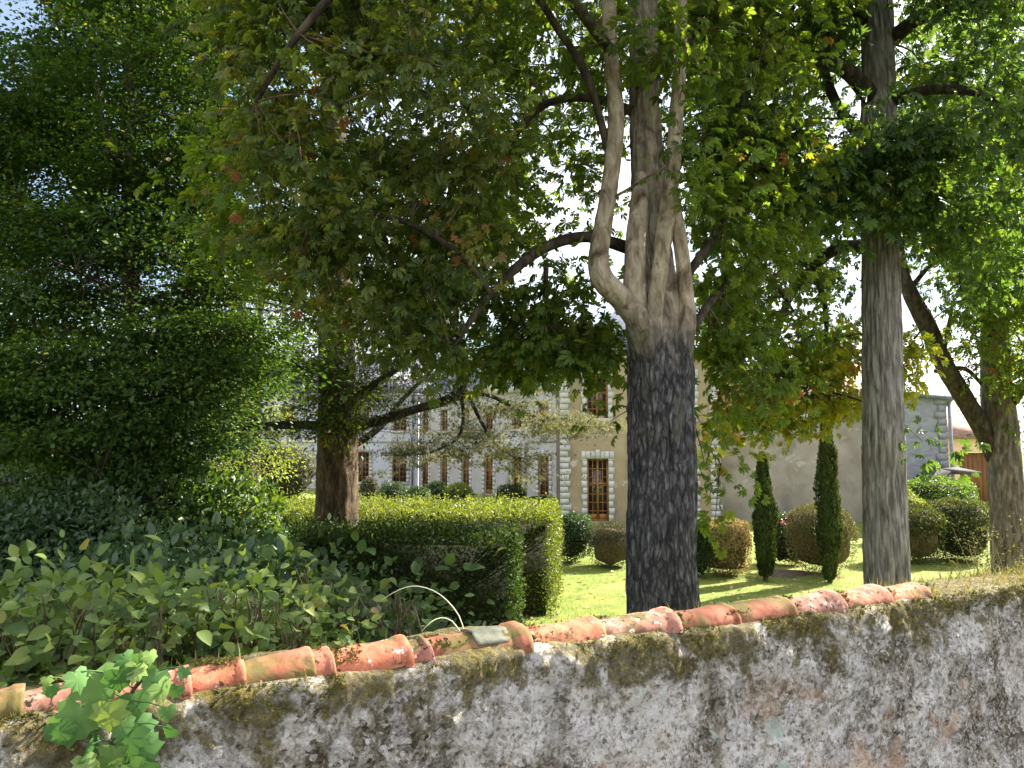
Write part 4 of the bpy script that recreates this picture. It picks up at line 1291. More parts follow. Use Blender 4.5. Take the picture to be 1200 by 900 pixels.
cl_old = np.vstack([ell(420, 120, 7.3, 170, 170, 1.5, 165), ell(440, 290, 7.8, 150, 120, 1.5, 120), ell(350, 60, 7.6, 90, 120, 1.3, 60), ell(500, 400, 8.6, 70, 40, .8, 22)])
cl_new = np.vstack([ell(620, -40, 8.3, 300, 130, 2.4, 170), ell(600, 170, 9.6, 130, 190, 1.6, 105), ell(640, 375, 9.6, 110, 58, 1.0, 62), ell(545, 330, 9.3, 90, 90, 1.2, 45),
                    ell(870, 100, 10.0, 120, 150, 1.6, 130), ell(860, 310, 10.3, 110, 110, 1.3, 110), ell(850, 440, 10.0, 52, 76, .8, 44), ell(700, 60, 11.0, 240, 200, 1.4, 110),
                    ell(640, 170, 12.5, 110, 200, 1.5, 80), ell(610, 415, 9.2, 150, 30, .6, 56), ell(500, 250, 10.5, 120, 160, 1.2, 90), ell(300, 210, 9.5, 60, 190, 1.2, 70), ell(520, 440, 10.2, 60, 26, .5, 16), ell(835, 560, 9.4, 14, 70, .4, 12), ell(735, 90, 7.9, 60, 70, .25, 9), ell(800, 150, 7.9, 40, 120, .25, 9), ell(640, 290, 8.2, 50, 26, .3, 12), ell(712, 470, 8.9, 22, 36, .3, 7),
                    ellw((1.2, 9.2, 12.2), (6.0, 4.4, 3.6), 320)])
def clumpy(c, lim=-.12, sc=.95, seed=0):
    return c[np.array([noise.noise(Vector((p[0] * sc + seed, p[1] * sc, p[2] * sc))) > lim or p[2] > 9.8 for p in c])]


cl_old, cl_new = clumpy(cl_old, -.06, 1.15), clumpy(cl_new, -.14)
allc = np.vstack([cl_old, cl_new])
k_ = thin(allc, .9); 
k1 = k_[:len(cl_old)]; k2 = k_[len(cl_old):]
cl_old, cl_new = cl_old[k1], cl_new[k2]
AX = (cx0, cy0, 6.5)
obj('autumn_foliage', spray(cl_old, 30, .46, .7, .098, T_PALM, 'autumn_foliage', AX, upw=.8, droop=.35), M_CHEST_OLD, ch)
obj('foliage', spray(cl_new, 25, .50, .65, .120, T_PALM, 'foliage', AX, upw=.8, droop=.35), M_CHESTNUT, ch)
add_twigs(ch, skel, np.vstack([cl_old, cl_new]), r0=.015)
# a dead side shoot crossing the limbs
add_limb(ch, [P(722, 230, 8.2), P(742, 218, 8.15), P(766, 203, 8.15), P(790, 190, 8.2)], [.018, .014, .011, .005], M_TWIG, sides=8, name='dead_twig')

# ------------------------------------------------------------------ chestnut with the straight grey trunk
c2 = thing('chestnut_tree', 'chestnut with a straight pale grey fluted trunk, second big trunk from the right', 'tree', (P(1041, 600, 12).x, 12, 0))
tp = [(c2.location.x, 12, -.1), (c2.location.x, 12, .5), (c2.location.x, 12, 1.4), P(1040, 690, 12), P(1036, 560, 12), P(1034, 430, 12), P(1032, 300, 12), P(1030, 190, 12), P(1029, 60, 12), P(1026, -60, 12.1), P(1020, -250, 12.3), P(1015, -420, 12.5)]
tr = [.50, .39, .345, .325, .305, .288, .275, .28, .235, .21, .13, .05]
V, f = tube(tp, tr, sides=180, step=.03, amp=.030, fu=8.5, fz=.7, seed=9, lump=.05)
obj('trunk', mesh_np('trunk', V, f, smooth=True), M_BARK_GREY, c2)
sk2 = [[tuple(p) for p in catmull(tp[6:], tr[6:], .25)[0]]]
for i, (pth, rp) in enumerate([
    ([(1020, 112, -.1), (990, 82, -.4), (950, 68, -.7), (905, 66, -.9), (872, 84, -1)], [11, 9, 8, 6, 3]),
    ([(1018, 168, .1), (992, 140, .3), (976, 112, .4), (966, 80, .5)], [9, 7, 6, 4]),
    ([(1020, 25, 0), (970, 15, .3), (920, 45, .5), (872, 78, .6)], [10, 8, 6, 3]),
    ([(1040, 50, 0), (1080, 20, -.5), (1130, 5, -.9), (1190, 10, -1.2)], [10, 8, 6, 4]),
    ([(1040, 120, 0), (1090, 105, -.8), (1150, 110, -1.2), (1200, 140, -1.4)], [8, 6, 5, 3]),
    ([(1024, 210, -.2), (990, 205, -1), (940, 190, -1.6), (890, 185, -1.9)], [8, 6, 4, 3]),
    ([(1018, 290, .2), (985, 290, 1.3), (950, 315, 1.9), (918, 365, 2.2), (905, 430, 2.3)], [9, 8, 6.5, 5, 3]),
    ([(950, 315, 1.9), (965, 350, 2.2), (968, 400, 2.4), (955, 455, 2.5)], [5, 4, 3, 2]),
    ([(1022, -160, .2), (930, -260, 0), (860, -300, 0)], [12, 9, 4]),
    ([(1022, -120, .2), (1130, -240, 0), (1230, -290, 0)], [12, 9, 4]),
    ([(1022, -120, .3), (1020, -230, 2.4), (1030, -280, 3.6)], [11, 8, 4]),
    ([(1026, -60, -.2), (1010, -180, -2.2), (1000, -250, -3.4)], [11, 8, 4])]):
    sk2.append(add_limb(c2, px(pth, 12), [r_ * 12 / F for r_ in rp], M_BARK_DARK, sides=12, step=.1, amp=.007, seed=60 + i))
cl = np.vstack([ell(950, 190, 10.8, 150, 80, 1.3, 130), ell(1110, 160, 11.0, 120, 130, 1.6, 150), ell(920, 50, 12.2, 130, 90, 1.8, 95), ell(1080, 20, 11.5, 150, 80, 1.8, 100),
                ell(910, 370, 14.2, 95, 110, 1.2, 120), ell(1075, 545, 11.6, 16, 40, .3, 9), ell(1030, 225, 11.0, 70, 60, .5, 44), ell(1150, 300, 12.5, 70, 60, 1.2, 50),
                ellw((6.0, 12.4, 13.0), (5.6, 4.4, 3.6), 250)])
cl = cl[thin(cl, .8)]
cl = np.vstack([clumpy(cl, -.14, seed=3), ell(800, 140, 13.2, 240, 200, 1.0, 120), ell(1120, 120, 14.5, 110, 190, 1.2, 90)])
cl = cl[thin(cl, .9)]
obj('foliage', spray(cl, 22, .50, .6, .128, T_PALM, 'foliage', (5.9, 12, 8), upw=.8, droop=.4), M_CHEST_DARK, c2)
cly = np.vstack([ell(945, 460, 14.6, 60, 55, .9, 62), ell(985, 430, 14.8, 30, 60, .8, 30), ell(860, 505, 14.3, 40, 24, .5, 16), ell(1065, 430, 14.2, 18, 45, .5, 14)])
obj('sun_tinted_foliage', spray(cly, 13, .40, .55, .15, T_PALM, 'sun_tinted_foliage', (5.9, 12, 8), upw=.6, droop=.4, gapk=.2, rbias=.05), M_CHEST_SUNLIT, c2)  # clumps coloured as if the sun shone through them
add_twigs(c2, sk2, np.vstack([cl, cly]), mat=M_BARK_DARK, r0=.016)

# ------------------------------------------------------------------ twin stemmed tree at the right edge
d3 = 20.0
c3 = thing('forked_tree', 'forked brown tree at the right edge with a dark limb leaning left', 'tree', (P(1187, 600, d3).x, d3, 0))
tp = [(c3.location.x, d3, -.1), P(1187, 690, d3), P(1181, 600, d3), P(1176, 520, d3), P(1168, 450, d3), P(1165, 360, d3), P(1172, 240, d3), P(1178, 100, d3), P(1180, -60, d3)]
V, f = tube(tp, [.60, .46, .42, .40, .36, .30, .26, .2, .1], sides=60, step=.06, amp=.022, fu=4, fz=1.2, seed=14, lump=.10)
obj('trunk', mesh_np('trunk', V, f, smooth=True), M_BARK_BROWNGREY, c3)
sk3 = [[tuple(p) for p in catmull(tp[3:], [1] * 6, .3)[0]]]
for i, (pth, rp) in enumerate([
    ([(1184, 630, .15), (1172, 548, .08), (1138, 480, -.10), (1108, 430, -.5), (1088, 385, -.5), (1068, 345, -.5), (1058, 315, -.4), (1050, 260, -.2)], [14, 17, 16, 15.5, 15, 13, 9, 4]),
    ([(1066, 340, -.4), (1080, 322, -.3), (1100, 300, 0)], [6, 4, 2]),
    ([(1104, 425, -.5), (1112, 380, -.4), (1118, 350, -.4)], [3.5, 3, 2]),
    ([(1096, 435, -.4), (1130, 432, -.2), (1150, 450, 0)], [4, 4, 3]),
    ([(1165, 400, 0), (1140, 340, -1), (1120, 270, -1.6), (1110, 180, -2)], [10, 8, 6, 4]),
    ([(1180, 480, 0), (1210, 440, -1), (1240, 400, -2)], [9, 7, 5]),
    ([(1170, 300, 0), (1220, 200, 1), (1270, 120, 2)], [9, 7, 4])]):
    sk3.append(add_limb(c3, px(pth, d3), [r_ * .66 * d3 / F for r_ in rp], M_BARK_DARK, sides=12, step=.14, amp=.012, seed=80 + i))
cl = np.vstack([ell(1150, 230, 18.8, 95, 150, 2.2, 210), ell(1195, 380, 18.6, 60, 110, 1.8, 110), ell(1095, 300, 20.5, 50, 60, 1.5, 45), ell(1190, 60, 20, 120, 150, 3, 150), ell(1130, 410, 21, 30, 30, 1, 10), ell(1190, 470, 19, 40, 70, 1.2, 50), ell(1150, 330, 18.5, 50, 60, 1.2, 60), ell(1250, 300, 20, 90, 200, 3, 130)])
cl = cl[thin(cl, .9)]
obj('foliage', spray(cl, 16, .55, .5, .16, T_PALM5, 'foliage', (12.9, 20, 8), upw=.8, droop=.4, rbias=.05), M_CHESTNUT, c3)
add_twigs(c3, sk3, cl, mat=M_BARK_DARK, r0=.016)

# ------------------------------------------------------------------ hornbeam filling the left of the view
hb_ = thing('hornbeam_tree', 'tall dark small leaved hornbeam filling the left side above the shrubs', 'tree', (P(150, 600, 12).x, 12, 0))
tp = [(hb_.location.x, 12, -.1), P(151, 640, 12), P(150, 480, 12), P(153, 330, 12), P(151, 180, 12), P(154, 40, 12), P(158, -140, 12), P(160, -280, 12)]
V, f = tube(tp, [.24, .17, .15, .13, .11, .09, .06, .02], sides=28, step=.08, amp=.01, seed=17)
obj('trunk', mesh_np('trunk', V, f, smooth=True), M_BARK_DARK, hb_)
skh = [[tuple(p) for p in catmull(tp[1:], [1] * 7, .3)[0]]]
rr = random.Random(3)
for i in range(44):
    t = rr.uniform(.03, .97)
    k = min(int(t * (len(skh[0]) - 1)), len(skh[0]) - 1)
    b0 = Vector(skh[0][k])
    az = rr.uniform(0, 2 * math.pi)
    L = (2.9 if t < .6 else 2.9 * (1.05 - t) / .45) * rr.uniform(.6, 1.0)
    dv = Vector((math.cos(az), math.sin(az), rr.uniform(.05, .45)))
    pts = [b0, b0 + dv * L * .35, b0 + Vector((dv.x, dv.y, dv.z * .6)) * L * .7, b0 + Vector((dv.x, dv.y, dv.z * .25)) * L]
    skh.append(add_limb(hb_, pts, [.045, .032, .02, .008], M_BARK_DARK, sides=7, step=.2, amp=0, seed=100 + i, lump=0))
cl = np.vstack([ell(165, 110, 12, 195, 190, 2.3, 520), ell(140, 390, 11.8, 190, 170, 2.2, 420), ell(20, 300, 11.6, 110, 260, 1.8, 200), ell(120, -120, 12, 150, 130, 2, 120), ell(-120, 300, 12, 150, 280, 2.4, 160)])
cl = np.vstack([cl, ell(110, 480, 10.6, 185, 70, 1.2, 190), ell(250, 430, 11.2, 90, 60, 1.0, 70), ell(140, 180, 13.5, 200, 230, 1.0, 330), ell(260, 260, 12.5, 70, 180, 1.0, 110)])
rxy = np.hypot(cl[:, 0] - hb_.location.x, cl[:, 1] - 12)
ph_ = np.arctan2(cl[:, 1] - 12, cl[:, 0] - hb_.location.x)
lay = .62
zt_ = cl[:, 2] + rxy * .10 + .25 * np.sin(ph_ * 3)
cl[:, 2] += (np.round(zt_ / lay) * lay - zt_) * .5
cl = clumpy(cl[thin(cl, .8)], -.30, 1.0, 6)
obj('foliage', spray(cl, 135, .60, .24, .085, T_SMALL, 'foliage', (hb_.location.x, 12, 6), upw=1.0, droop=.12, spread=.45, gapk=.7), M_HORN, hb_)
add_twigs(hb_, skh, cl, mat=M_BARK_DARK, r0=.010, sag=.03)

# ------------------------------------------------------------------ cedar behind the front hedge
d5 = 16.6
c5 = thing('cedar_tree', 'old cedar with scaly brown trunk rising behind the clipped front hedge', 'tree', (P(395, 600, d5).x, d5, 0))
tp = [(c5.location.x, d5, -.1), P(394, 640, d5), P(395, 560, d5), P(396, 480, d5), P(394, 400, d5), P(392, 280, d5), P(390, 120, d5), P(388, -80, d5), P(386, -260, d5)]
V, f = tube(tp, [.56, .47, .44, .42, .38, .33, .27, .18, .05], sides=64, step=.05, amp=.026, fu=4, fz=1.6, seed=23)
obj('trunk', mesh_np('trunk', V, f, smooth=True), M_BARK_BROWN, c5)
sk5 = [[tuple(p) for p in catmull(tp[3:], [1] * 6, .3)[0]]]
CB = [
    ([(400, 500, 0), (440, 494, -.3), (485, 480, -.6), (530, 466, -.8), (545, 440, -.9), (537, 405, -.9), (545, 380, -.8)], [8, 6, 5, 5.5, 5.5, 4.5, 3]),
    ([(530, 466, -.8), (570, 462, -.6), (610, 482, -.4), (650, 497, -.2), (690, 500, 0)], [4, 3, 2.4, 2, 1]),
    ([(545, 455, -.8), (562, 490, -.7), (580, 520, -.6), (604, 537, -.5)], [2.6, 2.2, 1.7, 1]),
    ([(540, 462, -.8), (543, 490, -.8), (535, 515, -.8), (505, 530, -.9), (488, 533, -1)], [2.4, 2, 1.7, 1.3, .7]),
    ([(400, 530, 0), (440, 505, .4), (470, 470, .8), (500, 440, 1)], [5, 4, 3, 2]),
    ([(395, 470, 0), (440, 450, -.8), (480, 420, -1.2), (520, 410, -1.5)], [6, 4.5, 3.5, 2]),
    ([(392, 440, 0), (330, 425, -.6), (265, 425, -1), (200, 435, -1.2)], [7, 5, 4, 2]),
    ([(392, 370, 0), (330, 350, -.4), (260, 335, -.8), (190, 335, -1)], [7, 5, 4, 2]),
    ([(392, 300, 0), (330, 270, .5), (270, 250, .8), (220, 245, 1)], [6, 5, 3.5, 2]),
    ([(392, 500, 0), (340, 498, -.5), (280, 502, -1), (230, 510, -1.2)], [6, 4.5, 3, 2]),
    ([(392, 400, 0), (430, 370, 1), (480, 350, 1.6)], [6, 4, 2]),
    ([(390, 200, 0), (330, 160, .4), (270, 140, .8)], [6, 4, 2]),
    ([(390, 220, 0), (450, 180, .4), (510, 160, .8)], [6, 4, 2]),
    ([(388, 60, 0), (330, 20, .4), (280, 0, .8)], [6, 4, 2]),
    ([(388, 40, 0), (450, 10, .4), (510, 0, .8)], [6, 4, 2]),
    ([(394, 480, 0), (405, 470, 1.6), (415, 465, 3)], [7, 5, 3]),
]
for i, (pth, rp) in enumerate(CB):
    sk5.append(add_limb(c5, px(pth, d5), [r_ * d5 / F for r_ in rp], M_BARK_DARK, sides=9, step=.12, amp=.006, seed=140 + i))
pts_ = []
for L in sk5[1:]:
    for p in L[2:]:
        for _ in range(5):
            pts_.append(np.array(p) + RNG.normal(0, 1, 3) * [.45, .5, .14])
cl = np.array(pts_)
pxx, pyy, _ = to_px(cl)
sel = RNG.random(len(cl)) < np.where((pxx > 425) & (pyy > 425), .75, 1.0)
cl = cl[sel]
cl = np.vstack([cl, ell(270, 420, 16, 120, 60, 1.4, 110), ell(330, 330, 16.5, 90, 70, 1.4, 60), ell(395, 470, 16.1, 55, 60, .7, 70), ell(470, 420, 16, 80, 40, 1.0, 80), ell(440, 350, 17, 110, 60, 1.2, 90), ell(520, 440, 16, 40, 25, .6, 26)])
pxx, pyy, _ = to_px(cl)
cl = cl[thin(cl, .35) | ((pxx > 430) & (RNG.random(len(cl)) < .5))]
obj('foliage', spray(cl, 40, .46, .22, .085, T_TUFT, 'foliage', (c5.location.x, d5, 8), upw=1.0, droop=.1, spread=.3, gapk=.3), M_CEDAR, c5)
add_twigs(c5, sk5, cl, mat=M_BARK_DARK, r0=.010, sag=.02)
ph_ = []  # hanging sprays, coloured paler to stand for sun on them
for L in sk5[2:5]:
    for p in L[3:]:
        for _ in range(7):
            ph_.append(np.array(p) + RNG.normal(0, 1, 3) * [.34, .3, .16] - [0, 0, .08])
ph_ = np.array(ph_)
obj('sun_tinted_needles', spray(ph_, 30, .26, .35, .10, T_TUFT, 'sun_tinted_needles', (c5.location.x, d5, 8), upw=1.0, droop=.1, spread=.4, gapk=0), M_CEDAR_SUNLIT, c5)
add_twigs(c5, sk5[2:5], ph_, mat=M_BARK_DARK, r0=.008, sag=.0)
# leafy sprays growing round the trunk
clm = np.vstack([ell(395, 470, 15.9, 42, 60, .4, 46), ell(360, 400, 16, 60, 50, .7, 40), ell(350, 360, 16.8, 40, 24, .6, 20)])
obj('leafy_sprays', spray(clm, 26, .34, .7, .11, T_OVAL, 'leafy_sprays', (c5.location.x, d5, 4), gapk=.1, droop=.5, rbias=.1), M_CHESTNUT, c5)

# ------------------------------------------------------------------ hedges and bushes
def hedge(name, label, cat, quad, H, leaf, dens, mat, core=M_CORE, tmpl=T_OVAL, fuzz=.07, top=None, group=None, topmat=None):
    """clipped hedge on a ground quadrilateral: twig core and a shell of leaves"""
    quad = [np.array((q_[0], q_[1])) for q_ in quad]
    c = sum(quad) / 4
    t = thing(name, label, cat, (c[0], c[1], 0), group)
    ins = 0.14
    inner = [q_ + (c - q_) / np.linalg.norm(c - q_) * ins * 1.4 for q_ in quad]
    m = MB()
    V = [(p[0], p[1], 0) for p in inner] + [(p[0], p[1], H - ins) for p in inner]
    m.add(V, [(3, 2, 1, 0), (4, 5, 6, 7), (0, 1, 5, 4), (1, 2, 6, 5), (2, 3, 7, 6), (3, 0, 4, 7)])
    obj('stems', m.mesh('stems'), core, t)
    P_, N_ = [], []
    for i in range(4):
        a, b = quad[i], quad[(i + 1) % 4]
        L = np.linalg.norm(b - a)
        n = int(L * H * dens)
        s, z = RNG.random(n), RNG.random(n) ** .9 * H
        nn = np.array([(b - a)[1], -(b - a)[0]]) / L
        if np.dot(nn, (a + b) / 2 - c) < 0:
            nn = -nn
        bul = np.array([noise.noise(Vector((float(x_) * L * .9 + i * 9, float(y_) * .9, 1))) for x_, y_ in zip(s, z)]) * .10
        dep = RNG.normal(-.03, fuzz, n) + bul
        P_.append(np.stack([a[0] + (b - a)[0] * s + nn[0] * dep, a[1] + (b - a)[1] * s + nn[1] * dep, z], 1))
        N_.append(np.tile([nn[0], nn[1], .35], (n, 1)))
    A = 0.5 * abs(np.cross(quad[2] - quad[0], quad[3] - quad[1]))
    n = int(A * dens)
    u_, v_ = RNG.random(n), RNG.random(n)
    xy = (quad[0][None] * ((1 - u_) * (1 - v_))[:, None] + quad[1][None] * (u_ * (1 - v_))[:, None] + quad[2][None] * (u_ * v_)[:, None] + quad[3][None] * ((1 - u_) * v_)[:, None])
    zt = H + RNG.normal(0, fuzz, n) + np.array([noise.noise(Vector((float(a_) * .9, float(b_) * .9, 4))) for a_, b_ in xy]) * .10
    if topmat is not None:  # extra leaves in a brighter colour paint sunlight onto the hedge top
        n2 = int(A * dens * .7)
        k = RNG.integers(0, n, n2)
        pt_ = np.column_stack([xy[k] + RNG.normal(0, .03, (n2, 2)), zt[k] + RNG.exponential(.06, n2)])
        obj('sun_tinted_top', leaves_mesh('sun_tinted_top', pt_, RNG.normal(0, .6, (n2, 3)) + [0, 0, .6], RNG.normal(0, .7, (n2, 3)) + [0, 0, .5], leaf * RNG.uniform(.6, 1.2, n2), tmpl, np.clip(RNG.normal(.4, .25, n2), 0, 1), curl=.4), topmat, t)
    P_.append(np.column_stack([xy, zt])); N_.append(np.tile([0, 0, 1.0], (n, 1)))
    # young shoots standing above the clip line
    n2 = int(A * dens * .12)
    k = RNG.integers(0, n, n2)
    P_.append(np.column_stack([xy[k], zt[k] + RNG.uniform(.05, .22, n2)])); N_.append(np.tile([0, 0, .6], (n2, 1)))
    pos, nrm = np.vstack(P_), np.vstack(N_)
    d = RNG.normal(0, .7, pos.shape) + nrm * .5; d[:, 2] += .2
    nr = nrm + RNG.normal(0, .55, pos.shape)
    obj('foliage', leaves_mesh('foliage', pos, d, nr, leaf * RNG.uniform(.65, 1.25, len(pos)), tmpl, np.clip(RNG.normal(.45, .22, len(pos)), 0, 1), curl=.4), mat, t)
    return t


def bush(name, label, cat, c, r, leaf, n, mat, core=M_CORE, tmpl=T_OVAL, rough=.18, boxy=0.0, group=None, cs=.80, seed=1, dirup=.2):
    """rounded shrub: c = foot (x, y, z), r = half sizes; lumpy leafy shell over a twig core"""
    t = thing(name, label, cat, c, group)
    v = unit(RNG.normal(size=(n, 3)))
    v[:, 2] = np.abs(v[:, 2]) * np.where(RNG.random(n) < .8, 1, -1)
    def shape(v):
        p = v.copy()
        if boxy:
            m_ = np.max(np.abs(p), axis=1, keepdims=True)
            p = p * (1 - boxy) + p / np.maximum(m_, 1e-6) * boxy * .92
        return p
    nz_ = np.array([noise.noise(Vector((a_[0] * 1.9 + seed * 5, a_[1] * 1.9, a_[2] * 1.9))) + .5 * noise.noise(Vector((a_[0] * 4.5, a_[1] * 4.5 + seed * 3, a_[2] * 4.5))) for a_ in v])
    rad = 1 + rough * nz_
    depth = 1 - np.abs(RNG.normal(0, .10 + (.80 - cs) * .6, n))
    pos = np.array(c) + np.array([0, 0, r[2]]) + shape(v) * np.array(r) * (rad * depth)[:, None]
    ok = pos[:, 2] > c[2] + .01
    pos, vv = pos[ok], v[ok]
    d = vv * .6 + RNG.normal(0, .7, pos.shape); d[:, 2] += dirup
    nr = vv + RNG.normal(0, .6, pos.shape) + [0, 0, .4]
    # core
    nu, nv = 20, 12
    CV = []
    for i in range(nv + 1):
        for j in range(nu):
            ph, th_ = math.pi * i / nv, 2 * math.pi * j / nu
            CV.append((math.sin(ph) * math.cos(th_), math.sin(ph) * math.sin(th_), math.cos(ph)))
    CV = np.array(CV)
    nzc = np.array([noise.noise(Vector((a_[0] * 1.9 + seed * 5, a_[1] * 1.9, a_[2] * 1.9))) for a_ in CV])
    CP_ = np.array(c) + np.array([0, 0, r[2]]) + shape(CV) * np.array(r) * (cs + rough * nzc)[:, None]
    CP_[:, 2] = np.maximum(CP_[:, 2], c[2] - .02)
    idx = np.arange((nv + 1) * nu).reshape(nv + 1, nu)
    q_ = np.stack([idx[:-1], np.roll(idx[:-1], -1, 1), np.roll(idx[1:], -1, 1), idx[1:]], -1).reshape(-1, 4)[:, ::-1]
    obj('stems', mesh_np('stems', CP_, [q_], smooth=True), core, t)
    obj('foliage', leaves_mesh('foliage', pos, d, nr, leaf * RNG.uniform(.65, 1.3, len(pos)), tmpl, np.clip(RNG.normal(.45, .2, len(pos)) + .15 * nz_[ok], 0, 1), curl=.4), mat, t)
    return t


q1 = [(P(330, 600, 14.2).x, 14.6), (P(606, 600, 14.2).x, 14.0), (P(606, 600, 15.4).x, 15.5), (P(330, 600, 15.6).x, 15.9)]
hedge('hedge', 'tall dark clipped hedge, front one with its sharp corner left of the lawn', 'hedge', q1, 2.10, .075, 800, M_HEDGE)
q2 = [(P(275, 600, 17.6).x, 18.0), (P(648, 600, 17.3).x, 17.3), (P(655, 600, 21.3).x, 21.3), (P(275, 600, 21.6).x, 22.0)]
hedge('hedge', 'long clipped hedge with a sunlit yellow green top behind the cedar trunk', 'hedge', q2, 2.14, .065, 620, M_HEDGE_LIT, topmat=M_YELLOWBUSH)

gb = lambda pxc, pyb: G(pxc, pyb)


def fbush(name, label, cat, x0, x1, ytop, ybase, leaf, n, mat, dep=None, **kw):
    b0 = G((x0 + x1) / 2, ybase)
    d = b0.y
    rx = (x1 - x0) / 2 * d / F
    ry = dep or rx
    top = P((x0 + x1) / 2, ytop, d + ry * .5).z
    return bush(name, label, cat, (b0.x, d + ry, -.02), (rx, ry, top / 2), leaf, n, mat, **kw)


fbush('bush', 'dark green rounded bush at the foot of the manor wing, beside the hedge end', 'bush', 645, 697, 601, 663, .07, 5200, M_DARKSHRUB, boxy=.35, seed=2)
fbush('bush', 'drab grey green clipped bush half behind the big fissured trunk', 'bush', 692, 752, 612, 669, .05, 6000, M_GREYBUSH, core=M_CORE_BROWN, boxy=.5, seed=3)
fbush('clipped_bush', 'browned straw coloured clipped bush left of the shorter cypress', 'bush', 829, 889, 607, 679, .06, 9000, M_DEADHEDGE, core=M_CORE_BROWN, boxy=.62, rough=.06, seed=4, dirup=.6)
fbush('bush', 'narrow green bush squeezed between big trunk and straw coloured bush', 'bush', 812, 838, 608, 680, .07, 2400, M_HEDGE, boxy=.3, seed=5)
fbush('clipped_bush', 'olive brown dome shaped clipped bush behind the taller cypress', 'bush', 938, 1020, 590, 678, .055, 9500, M_OLIVE, core=M_CORE_BROWN, boxy=.3, rough=.07, seed=6, dirup=.5)
fbush('bush', 'small yellow green bush between the two cypresses', 'bush', 922, 950, 617, 664, .07, 1500, M_YELLOWBUSH, seed=7)
rs = fbush('rose_bush', 'leggy rose bush with pink blooms against the blank outbuilding', 'rose bush', 903, 948, 600, 664, .08, 1900, M_DARKSHRUB, seed=8, rough=.35)
for px_, py_ in ((931, 604), (924, 607), (937, 608), (918, 612)):
    rp = np.array(P(px_, py_, 24.0)) + RNG.normal(0, .025, (26, 3))
    obj('rose_bloom', leaves_mesh('rose_bloom', rp, RNG.normal(0, 1, rp.shape), RNG.normal(0, 1, rp.shape), np.full(len(rp), .085), T_OVAL), M_PINK, rs)
fbush('bush', 'olive brown loosely clipped bush just right of the straight grey trunk', 'bush', 1054, 1122, 590, 664, .07, 8000, M_OLIVEGREEN, core=M_CORE_BROWN, boxy=.45, rough=.16, seed=61)
fbush('bush', 'darker green clipped bush against the forked tree, closing the lawn', 'bush', 1108, 1182, 584, 662, .07, 8500, M_OLIVEGREEN, boxy=.45, rough=.16, seed=62)
fbush('ivy_mound', 'pale green ivy mound under the lean-to roof, behind the right hand hedge', 'ivy', 1078, 1170, 557, 634, .10, 6000, M_CHEST_DARK, dep=1.5, seed=9, rough=.25)
fbush('bush', 'bright yellow green bush right beside the straight grey trunk', 'bush', 1052, 1098, 571, 640, .09, 2200, M_YELLOWBUSH, dep=1.0, seed=10, rough=.3)

SH = [(419, 441, 560, 'bush', 'greyish round bush nearest the cedar trunk, under the lilac range', M_GREYBUSH), (440, 476, 563, 'bush', 'low dark bush below the lilac range window', M_DARKSHRUB),
      (474, 503, 570, 'bush', 'small dark bush at the manor downpipe', M_DARKSHRUB), (497, 524, 563, 'bush', 'rounder deep green bush left of the yellow one', M_DARKSHRUB),
      (520, 553, 565, 'bush', 'bright yellow green bush in the row along the manor front', M_YELLOWBUSH), (580, 616, 568, 'bush', 'spiky green bush under the arched doorway', M_HEDGE),
      (616, 654, 582, 'bush', 'low green bush beside the white quoins of the wing', M_HEDGE)]
for i, (x0, x1, yt, nm_, lb, mt) in enumerate(SH):
    fbush(nm_, lb, 'bush', x0, x1, yt, 596 + (i % 3) * 2, .10, 1700, mt, seed=20 + i, rough=.25)

hedge('hedge', 'tall dark boundary hedge far behind the garden at the left', 'hedge', [(-60, 58), (-30, 60), (-30, 63), (-60, 61)], 5.5, .35, 14, M_DARKSHRUB, fuzz=.3)
fbush('bush', 'broad shady bush left of the manor, seen under the hornbeam', 'bush', 150, 290, 470, 596, .14, 7000, M_HEDGE, dep=2.0, seed=51, rough=.3)
fbush('bush', 'sage green sunlit bush left of the cedar trunk, before the lilac range', 'bush', 280, 362, 520, 594, .12, 5000, M_GREYBUSH, dep=1.5, seed=52, rough=.3)
# slim cypresses
def cypress(label, px_, ytop, ybase, hw, bare):
    b0 = G(px_, ybase)
    d = b0.y
    H = P(px_, ytop, d).z
    t = thing('cypress_tree', label, 'cypress', (b0.x, d, 0))
    V, f = tube([(b0.x, d, -.05), (b0.x + .02, d, H * .4), (b0.x, d, H * .93)], [.07, .05, .012], sides=10, step=.1, amp=.006)
    obj('trunk', mesh_np('trunk', V, f, smooth=True), M_BARK_BROWN, t)
    n = 9500
    z = bare + (H - bare) * RNG.random(n) ** 1.05
    R = hw * d / F
    tt = (z - bare) / (H - bare)
    prof_ = R * np.minimum(1, np.maximum(0, (1 - tt)) * 2.2) ** .6 * np.minimum(1, .45 + tt * 3)
    th = RNG.random(n) * 2 * np.pi
    wob = np.array([noise.noise(Vector((math.cos(a_) * 1.3, math.sin(a_) * 1.3 + px_, b_ * 1.6))) for a_, b_ in zip(th, z)])
    rad = prof_ * (.93 + .55 * wob) * np.sqrt(RNG.uniform(.5, 1.05, n))
    pos = np.stack([b0.x + rad * np.cos(th), d + rad * np.sin(th), z], 1)
    o_ = np.stack([np.cos(th), np.sin(th), np.zeros(n)], 1)
    dv = o_ * .35 + RNG.normal(0, .25, (n, 3)); dv[:, 2] += 1
    obj('foliage', leaves_mesh('foliage', pos, dv, o_ + RNG.normal(0, .4, (n, 3)), RNG.uniform(.06, .15, n), T_SCALE, np.clip(.45 + .25 * wob + RNG.normal(0, .15, n), 0, 1)), M_CYPRESS, t)


cypress('shorter slim cypress beside the straw coloured bush', 897, 533, 681, 11.5, .12)
cypress('taller slim cypress in front of the olive dome bush', 973, 489, 682, 12.5, .05)

